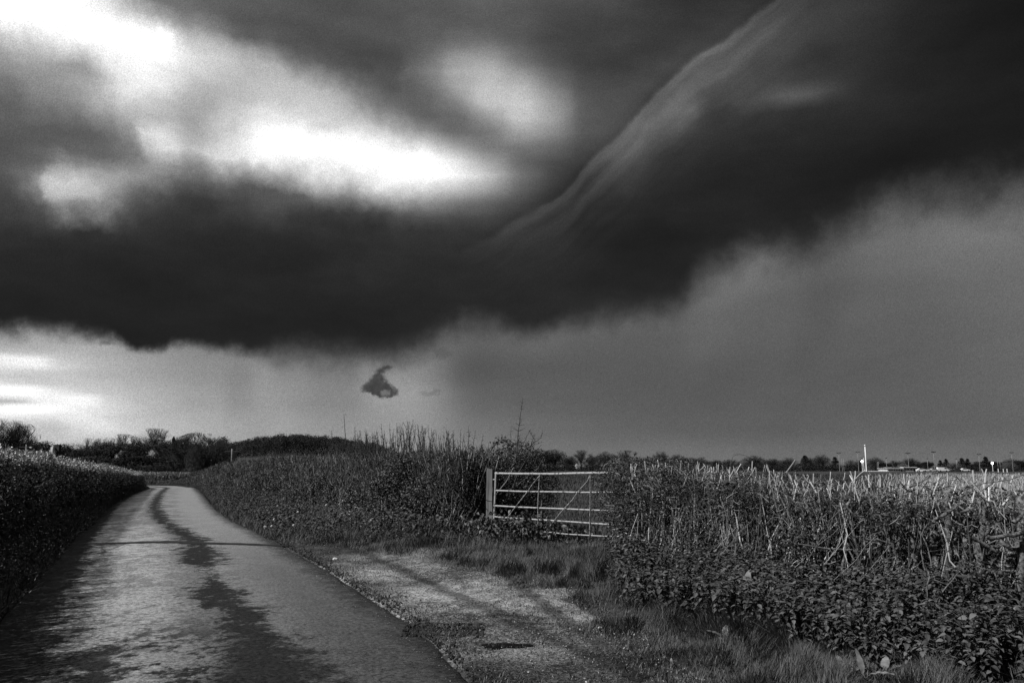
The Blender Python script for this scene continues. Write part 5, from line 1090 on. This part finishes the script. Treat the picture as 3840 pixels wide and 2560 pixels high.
for a in [
 ('green2', 2030, 1679, 44, 400, 'flat-topped dark evergreen nearest the bramble bush left of the gate'),
 ('bare1', 2080, 1682, 42, 405, 'rounded bare tree above the left half of the gate'),
 ('bare3', 1975, 1700, 40, 405, 'bare tree half hidden behind the bush left of the gate'),
 ('bare0', 2138, 1708, 26, 410, 'low bare tree in the gap above the gate'),
 ('oak', 2178, 1686, 36, 405, 'domed bare tree with open crown above the middle of the gate'),
 ('bare2', 2222, 1700, 24, 408, 'small bare tree joining two domed ones above the gate'),
 ('bare1', 2270, 1691, 34, 398, 'dark dense domed tree above the right end of the gate'),
 ('oak', 2345, 1687, 42, 400, 'broad open-crowned tree behind the leafy shoulder of the right hedge'),
 ('bare2', 2420, 1711, 34, 405, 'low wide tree in the dip right of the broad open-crowned one'),
 ('bare3', 2478, 1690, 30, 402, 'tall round bare tree, first peak right of the dip'),
 ('bare0', 2540, 1701, 30, 405, 'bare tree just right of the first round peak'),
 ('bare1', 2585, 1712, 28, 405, 'low bare tree before the small dark dome'),
 ('bare2', 2626, 1711, 28, 400, 'small dark domed tree above the split white stakes'),
 ('brush', 2686, 1724, 26, 400, 'lowest thicket in the dip of the far tree line'),
 ('bare3', 2742, 1720, 34, 405, 'low rounded tree behind the arching bramble'),
 ('bare1', 2826, 1706, 38, 398, 'large dark rounded tree right of the arching bramble'),
 ('bare0', 2895, 1717, 36, 402, 'wide bare tree right of the large dark one'),
 ('bare2', 2956, 1713, 30, 400, 'round bare tree between two wide ones'),
 ('conifer1', 3018, 1706, 26, 398, 'pointed evergreen left of the big round dark tree'),
 ('bare3', 3045, 1713, 24, 404, 'thin bare tree touching the big round dark one'),
 ('bare1', 3080, 1702, 28, 396, 'big round dark tree, highest left of the floodlights'),
 ('conifer0', 3130, 1711, 20, 396, 'dark pointed tree beneath the leftmost floodlight'),
 ('lite', 3188, 1722, 22, 392, 'pale bare tree beneath the second floodlight'),
 ('bare2', 3222, 1722, 22, 404, 'bare tree directly left of the white mast'),
 ('bare1', 3280, 1712, 28, 400, 'domed bare tree directly right of the white mast'),
 ('green0', 3318, 1733, 20, 398, 'low evergreen left of the pale building'),
 ('bare3', 3358, 1724, 26, 404, 'bare tree behind the left end of the pale building'),
 ('bare0', 3412, 1715, 28, 404, 'tall bare tree behind the pale building'),
 ('lite', 3385, 1735, 16, 380, 'small pale tree standing in front of the pale building'),
 ('bare2', 3452, 1728, 22, 404, 'low bare tree behind the right end of the pale building'),
 ('green1', 3478, 1727, 18, 380, 'ball-shaped nearly black tree right of the pale building'),
 ('conifer0', 3525, 1724, 15, 392, 'left one of two slim dark conifers'),
 ('conifer1', 3547, 1718, 15, 392, 'right one of two slim dark conifers'),
 ('lite', 3576, 1733, 22, 385, 'light grey bare tree right of the slim conifers'),
 ('conifer1', 3606, 1715, 20, 392, 'dark fir with a blunt top, left in its pair'),
 ('conifer0', 3627, 1718, 18, 390, 'dark fir with a thin tip, right in its pair'),
 ('green2', 3663, 1727, 24, 392, 'round dark tree behind the sixth floodlight pole'),
 ('conifer1', 3695, 1710, 22, 388, 'tallest fir, just left of the bright lamp'),
 ('green0', 3728, 1728, 22, 396, 'dark tree behind the bright lamp'),
 ('bare3', 3756, 1735, 18, 398, 'thin bare tree between the bright lamp and the pale bush'),
 ('lite', 3783, 1731, 22, 380, 'light grey bush in front of the last dark dome'),
 ('bare1', 3790, 1717, 26, 396, 'dark dome under the rightmost floodlight'),
 ('green1', 3828, 1722, 24, 388, 'dark tree cut by the right edge of the picture'),
]: tree(a[0], a[1], a[2], a[3]*1.12, a[4], a[5], GR)
# low scrub joining the far trees
def scrub(name, x0, x1, Y, ztop, n, mat, label, sz=.5, seed=0):
    px = U(x0, x1, n); Yq = Y+U(-4, 4, n); X = (px-1920)/F*Yq*1.0; top = ztop(px)*(.6+.8*fbm(px, px*0+seed, 22)); Z = terrain(X, Yq)+top*U(0, 1, n); V, Fs = leaves(np.stack([X, Yq, Z], -1), U(.5, 1.2, n)*sz, LEAF1, .3)
    tag(mk(name, V, Fs, mat), label, 'hedgerow')
scrub('hedgerow', 1900, 3235, 392, lambda p: 2.9+0*p, 15000, M_faro, 'dark continuous hedgerow at the foot of the far trees, left of the white mast', .8)
scrub('hedgerow', 3480, 3860, 386, lambda p: 2.2+0*p, 6000, M_faro, 'dark low hedgerow under the firs right of the pale building', .7, 9)
scrub('hedgerow', 300, 900, 98, lambda p: 1.7+0*p, 9000, M_faro, 'black hedgerow at the foot of the wood beyond the lane bend', .28, 4)
# white blossom specks in the far hedge
tree('blossom', 2165, 1737, 9, 388, 'speck of white blossom in the far hedgerow above the gate', GR)
# wooded hill
def hill_wood():
    n = 520; px = U(862, 1500, n); Yq = U(520, 690, n); X = (px-1920)/F*Yq; g = terrain(X, Yq); B = Bag()
    lim = np.interp(px, [862, 900, 985, 1050, 1104, 1160, 1240, 1325, 1410, 1465, 1500], [1662, 1655, 1638, 1632, 1630, 1634, 1639, 1653, 1662, 1686, 1702]); zt = EYE+(1750-lim)/F*Yq
    for i in range(n):
        m = 460; top = min(zt[i]+rng.normal(-1, 1.2), g[i]+15); r = U(2.6, 4.6); d = norm(rng.normal(size=(m, 3)))*U(.55, 1, (m, 1)); c = np.array([X[i], Yq[i], top-r*.9]); P = c+d*[r, r, r*.95]; P[:, 2] -= np.where(rng.random(m) < .4, U(0, 12, m), 0)
        B.add(*leaves(P, U(.35, .95, m), LEAF1, .3))
    tag(B.build('hill_wood', M_far), 'dense bare woodland covering the low hill beyond the middle hedge', 'woodland', kind='stuff')
hill_wood()

# ------------------------------------------------------------------ built things far off
def utility_pole(px, pyt, pyb, Y, label):
    a = at(px, pyb, Y); b = at(px+1, pyt, Y); root = empty('utility_pole', tuple(a*[1, 1, 0]+[0, 0, float(terrain(a[0], Y))]), label, 'pole', 'wooden utility poles beyond the lane')
    a[2] = float(terrain(a[0], Y)); V, Fs = tubes(np.array([[a, (a+b)/2, b]]), np.array([[.10, .09, .08]])*Y/110, 8); mk('pole', V, Fs, M_pole, root, True)
    v, f = box(b[0], b[1], b[2]-.3, 1.9*Y/110, .07, .08); mk('crossarm', v, f, M_darktwig, root)
    for s_ in (-.8, 0, .8): V, Fs = tubes(np.array([[[b[0]+s_*Y/110, b[1], b[2]-.16], [b[0]+s_*Y/110, b[1], b[2]+.1]]]), np.full((1, 2), .05), 6); mk('insulator', V, Fs, M_black, root)
utility_pole(98, 1666, 1720, 84, 'pale utility pole rising behind the left hedge near the tall bare trees')
utility_pole(869, 1682, 1745, 84, 'pale utility pole right of the big bare bush at the bend')
def cottage():
    p = at(171, 1693, 96); z = 0.; r0 = empty('cottage', (p[0]+2, 99, z), 'cottage behind the left hedge, only its white gable tip and chimney showing', 'house')
    px = F/96; x = p[0]; ez = at(171, 1712, 96)[2]; az_ = at(171, 1690, 96)[2]; hw = .95
    # gable end wall facing the lane
    V = np.array([(x-1.75, 96, z), (x+1.75, 96, z), (x+1.75, 96, az_-1.75), (x, 96, az_), (x-1.75, 96, az_-1.75)]); V = np.concatenate([V, V+[0, .3, 0]])
    mk('gable_wall', V, [np.array([[0, 1, 2, 3, 4], [9, 8, 7, 6, 5]]), np.array([[i, i+5, (i+1) % 5+5, (i+1) % 5] for i in range(5)])], M_white, r0)
    Vr = []; 
    for s_ in (-1, 1):
        q = np.array([(x, 95.9, az_+.06), (x+s_*1.9, 95.9, az_-1.86), (x+s_*1.9-4.7, 104, az_-1.86), (x-4.7, 104, az_+.06)]); q = np.concatenate([q, q+[0, 0, .12]]); mk('roof', q, np.array([[0, 1, 2, 3], [7, 6, 5, 4], [0, 4, 5, 1], [1, 5, 6, 2], [2, 6, 7, 3], [3, 7, 4, 0]]), M_roof, r0)
    v, f = box(x+.30, 96.9, az_-.3, .28, .4, .8); mk('chimney', v, f, M_white, r0); v, f = box(x+.62, 97.4, az_-.9, .55, .5, 1.7); mk('chimney', v, f, M_roof, r0)
    v, f = box(x-1.2, 99.5, 0, 2.2, 6, az_-2.1); mk('wall', v, f, M_roof, r0)
cottage()
YB = 372.
def bx_px(x0, x1, y0, y1, Y, depth, mat, name, parent, dy=0.):
    a = at(x0, y1, Y); b = at(x1, y0, Y); v, f = box((a[0]+b[0])/2, Y+depth/2+dy, a[2], b[0]-a[0], depth, b[2]-a[2]); return mk(name, v, f, mat, parent)
def pavilion():
    p = at(3385, 1770, YB); r = empty('pavilion', (p[0], YB, p[2]), 'long low pale building with stepped flat roof at the far side of the field', 'building')
    bx_px(3328, 3388, 1756, 1770, YB, 9, M_pale, 'wall', r); bx_px(3388, 3437, 1752, 1770, YB+.3, 9, M_pale, 'wall', r, 0); bx_px(3437, 3462, 1757.5, 1770, YB, 8, M_white, 'wall', r)
    bx_px(3343, 3372, 1751.5, 1756, YB+1, 8, M_white, 'wall', r)
    bx_px(3340, 3376, 1749.6, 1751.4, YB, 10, M_roof, 'roof', r); bx_px(3326, 3389, 1755, 1756.2, YB-.6, 10, M_white, 'roof', r, 0); bx_px(3386, 3439, 1750.4, 1752, YB-.5, 10, M_white, 'roof', r)
    for i in range(6): x = 3334+i*9; bx_px(x, x+5, 1759, 1763, YB-.05, .1, M_glass, 'window', r)
    for i in range(4): x = 3392+i*11; bx_px(x, x+6.5, 1756.5, 1761.5, YB+.22, .1, M_glass, 'window', r)
    bx_px(3428, 3432, 1760, 1769.5, YB+.2, .1, M_glass, 'door', r); bx_px(3380, 3384, 1760, 1769.5, YB-.06, .1, M_glass, 'door', r)
pavilion()
def low_wall(x0, x1, y0, y1, Y, label, mat=M_white, name='low_wall', cat='wall'):
    a = at(x0, y1, Y); b = at(x1, y0, Y); r = empty(name, ((a[0]+b[0])/2, Y, a[2]-.3), label, cat)
    v, f = box((a[0]+b[0])/2, Y, a[2], b[0]-a[0], .12, b[2]-a[2]); mk('panel', v, f, mat, r)
    n = max(2, int((b[0]-a[0])/3)); 
    for i in range(n+1): v, f = box(a[0]+(b[0]-a[0])*i/n, Y-.14, a[2]-.4, .1, .1, b[2]-a[2]+.5); mk('post', v, f, mat, r)
low_wall(3243, 3325, 1764.8, 1768, 366, 'bright white pitch-side barrier at the foot of the white mast', name='barrier', cat='barrier')
low_wall(3476, 3520, 1767, 1769.6, 364, 'bright white pitch-side barrier in front of the parked cars', name='barrier', cat='barrier')
low_wall(3522, 3690, 1769.2, 1771, 364, 'thin pale rail running along the field below the firs', M_pale, 'barrier', 'barrier')
def mast(px, pt_, pb, Y, w, mat, label, name='mast', ball=None, group=None, lean=-6):
    a = at(px, pb, Y); b = at(px+lean, pt_, Y); b[0] = a[0]+.15; b = np.array([a[0], Y, at(px, pt_, Y)[2]]); g = float(terrain(a[0], Y)); root = empty(name, (a[0], Y, g), label, 'mast' if name == 'mast' else 'pole', group)
    V, Fs = tubes(np.array([[[a[0], Y, g], (np.array([a[0], Y, g])+b)/2, b]]), np.array([[w*1.15, w, w*.8]]), 8); mk('pole', V, Fs, mat, root, True)
    if ball:
        import bmesh
        bm = bmesh.new(); bmesh.ops.create_uvsphere(bm, u_segments=16, v_segments=10, radius=ball[1]); me = bpy.data.meshes.new('head'); bm.to_mesh(me); bm.free(); me.materials.append(ball[2])
        o = bpy.data.objects.new('head', me); col.objects.link(o); o.parent = root; o.location = (0, 0, b[2]-g+ball[0])
    return root
mast(3250, 1674, 1771, 366, .27, M_white, 'thick bright white mast with a ball finial, tallest thing at the far field edge', ball=(.55, .34, M_white))
mast(3241, 1717, 1768, 367, .12, M_white, 'thin white pole immediately left of the thick white mast')
for px, yt, yb, lb in ((3158, 1719, 1742, 'left one of a pair of short pale poles among the trees under the leftmost floodlight'), (3164, 1719, 1742, 'right one of a pair of short pale poles among the trees under the leftmost floodlight'),
     (3292, 1729, 1765, 'left one of two thin poles right of the white mast'), (3296, 1730, 1765, 'right one of two thin poles right of the white mast'), (3744, 1724, 1765, 'left one of two thin poles right of the bright lamp'), (3753, 1726, 1770, 'right one of two thin poles right of the bright lamp')):
    mast(px, yt, yb, 384, .09, M_grey, lb, group='thin poles at the sports ground')
def floodlight(px, yt, label, heads=2, Y=376, group='floodlight masts at the sports ground', s=1.):
    p = at(px, yt, Y); g = float(terrain(p[0], Y)); root = empty('floodlight_mast', (p[0], Y, g), label, 'floodlight', group); h = p[2]-g
    V, Fs = tubes(np.array([[[p[0], Y, g], [p[0], Y, g+h*.5], [p[0], Y, p[2]-.1]]]), np.array([[.13, .10, .08]])*s, 8); mk('pole', V, Fs, M_grey, root, True)
    xs = [-.62, .62] if heads == 2 else ([-.75, 0, .75] if heads == 3 else [0])
    if heads > 1: v, f = box(p[0], Y, p[2]-.08, 1.5 if heads == 2 else 1.9, .09, .08); mk('crossarm', v, f, M_black, root)
    for x in xs: v, f = box(p[0]+x, Y-.1, p[2], .58, .5, .26); mk('lamp_head', v, f, M_black, root)
for px, yt, hds, lb in ((3145, 1698.5, 2, 'leftmost twin-headed floodlight mast, above the dark pointed tree'), (3216, 1694.5, 2, 'twin-headed floodlight mast just left of the white mast'), (3404, 1699.5, 3, 'floodlight mast rising behind the pale building'),
     (3500, 1694.5, 3, 'floodlight mast right of the ball-shaped dark tree'), (3670, 1703, 2, 'twin-headed floodlight mast left of the tallest fir'), (3793, 1697, 2, 'rightmost twin-headed floodlight mast'),
     (3323, 1717.5, 1, 'single-headed lamp post left of the pale building'), (3477, 1720, 1, 'single-headed lamp post above the ball-shaped dark tree'), (3586, 1720.5, 1, 'small single-headed lamp post between slim conifers and firs'), (3232, 1717, 1, 'single-headed lamp post beside the globe lamp')): floodlight(px, yt, lb, hds)
M_lamp = bpy.data.materials.new('lit_lamp'); M_lamp.use_nodes = True
_p = M_lamp.node_tree.nodes['Principled BSDF']; _p.inputs['Base Color'].default_value = (.8, .8, .8, 1); _p.inputs['Emission Color'].default_value = (1, 1, 1, 1); _p.inputs['Emission Strength'].default_value = 14
def lamp(px, py, Y, r, label, power=None):
    root = mast(px, py, 1768, Y, .10, M_white, label, name='lamp_post', ball=(.0, r, M_lamp)); root['category'] = 'lamp'; return root
lamp(3235, 1729, 370, .4, 'white globe lamp on a thin post left of the white mast')
lamp(3724, 1735.5, 372, .45, 'dazzling lamp among the firs at the far right')
# parked cars
M_cars = [gmat('car_paint_white', .7, .8, 2, .3, 2, spec=.5), gmat('car_paint_silver', .35, .45, 2, .3, 2, spec=.6), gmat('car_paint_dark', .03, .05, 2, .3, 2, spec=.6)]
def car(px, Y, mat, flip, label, van=False):
    p = at(px, 1768, Y); g = float(terrain(p[0], Y)); root = empty('parked_car', (p[0], Y, g), label, 'car', 'cars parked at the sports ground')
    pr = [(-2.1, .35), (-2.15, .75), (-1.9, .92), (-1.0, 1.0), (-.45, 1.42), (.95, 1.45), (1.6, 1.05), (2.05, .95), (2.15, .6), (2.1, .35)] if not van else [(-2.4, .35), (-2.4, 1.0), (-1.9, 1.15), (-1.45, 1.9), (2.3, 1.95), (2.4, 1.7), (2.4, .35)]
    pr = [(x*(-1 if flip else 1), z) for x, z in pr]; n = len(pr); V = np.array([(p[0]+x, Y-.85, g+z) for x, z in pr]+[(p[0]+x, Y+.85, g+z) for x, z in pr])
    mk('body', V, [np.arange(n)[None], np.arange(n, 2*n)[None][:, ::-1], np.array([[i, (i+1) % n, (i+1) % n+n, i+n] for i in range(n)])], mat, root)
    sx = -1 if flip else 1
    q = [(-.85, 1.02), (-.40, 1.34), (.88, 1.37), (1.4, 1.05)] if not van else [(-1.75, 1.2), (-1.38, 1.75), (-.5, 1.78), (-.5, 1.2)]
    V = np.array([(p[0]+x*sx, Y-.875, g+z) for x, z in q]+[(p[0]+x*sx, Y-.845, g+z) for x, z in q]); mk('window', V, [np.array([[0, 1, 2, 3], [7, 6, 5, 4], [0, 4, 5, 1], [1, 5, 6, 2], [2, 6, 7, 3], [3, 7, 4, 0]])], M_glass, root)
    for x in (-1.35, 1.35):
        for y in (-.86, .70):
            a = np.array([[[p[0]+x, Y+y, g+.33], [p[0]+x, Y+y+.16, g+.33]]]); V, Fs = tubes(a, np.full((1, 2), .33), 14); Fs.append(np.arange(14)[None][:, ::-1]); mk('wheel', V, Fs, M_black, root)
car(3498, 367.5, M_cars[1], False, 'silver car parked behind the short white barrier'); car(3535, 368, M_cars[0], True, 'white van-like vehicle parked below the slim conifers', True)
car(3552, 372, M_cars[1], False, 'silver car just right of the white van'); car(3584, 369, M_cars[2], False, 'dark car parked below the light grey bare tree'); car(3618, 369, M_cars[0], True, 'white car parked on its own below the pair of firs'); car(3455, 366, M_cars[0], True, 'white car in front of the right end of the pale building')
# small stakes at the far right
for px, lb in ((3744, 'pale marker stake nearest the two thin poles'), (3763, 'pale marker stake in the middle of the three by the tall grass'), (3777, 'pale marker stake furthest right by the tall grass')):
    p = at(px, 1768, 300); g = float(terrain(p[0], 300)); h = at(px, 1768, 300)[2]+1.1-g; v, f = box(0, 0, 0, .22, .22, max(h, 1.2)); v[4:, :2] *= .8; b = mk('marker_stake', v, f, M_white); b.location = (p[0], 300, g); tag(b, lb, 'stake', 'marker stakes at the field edge')
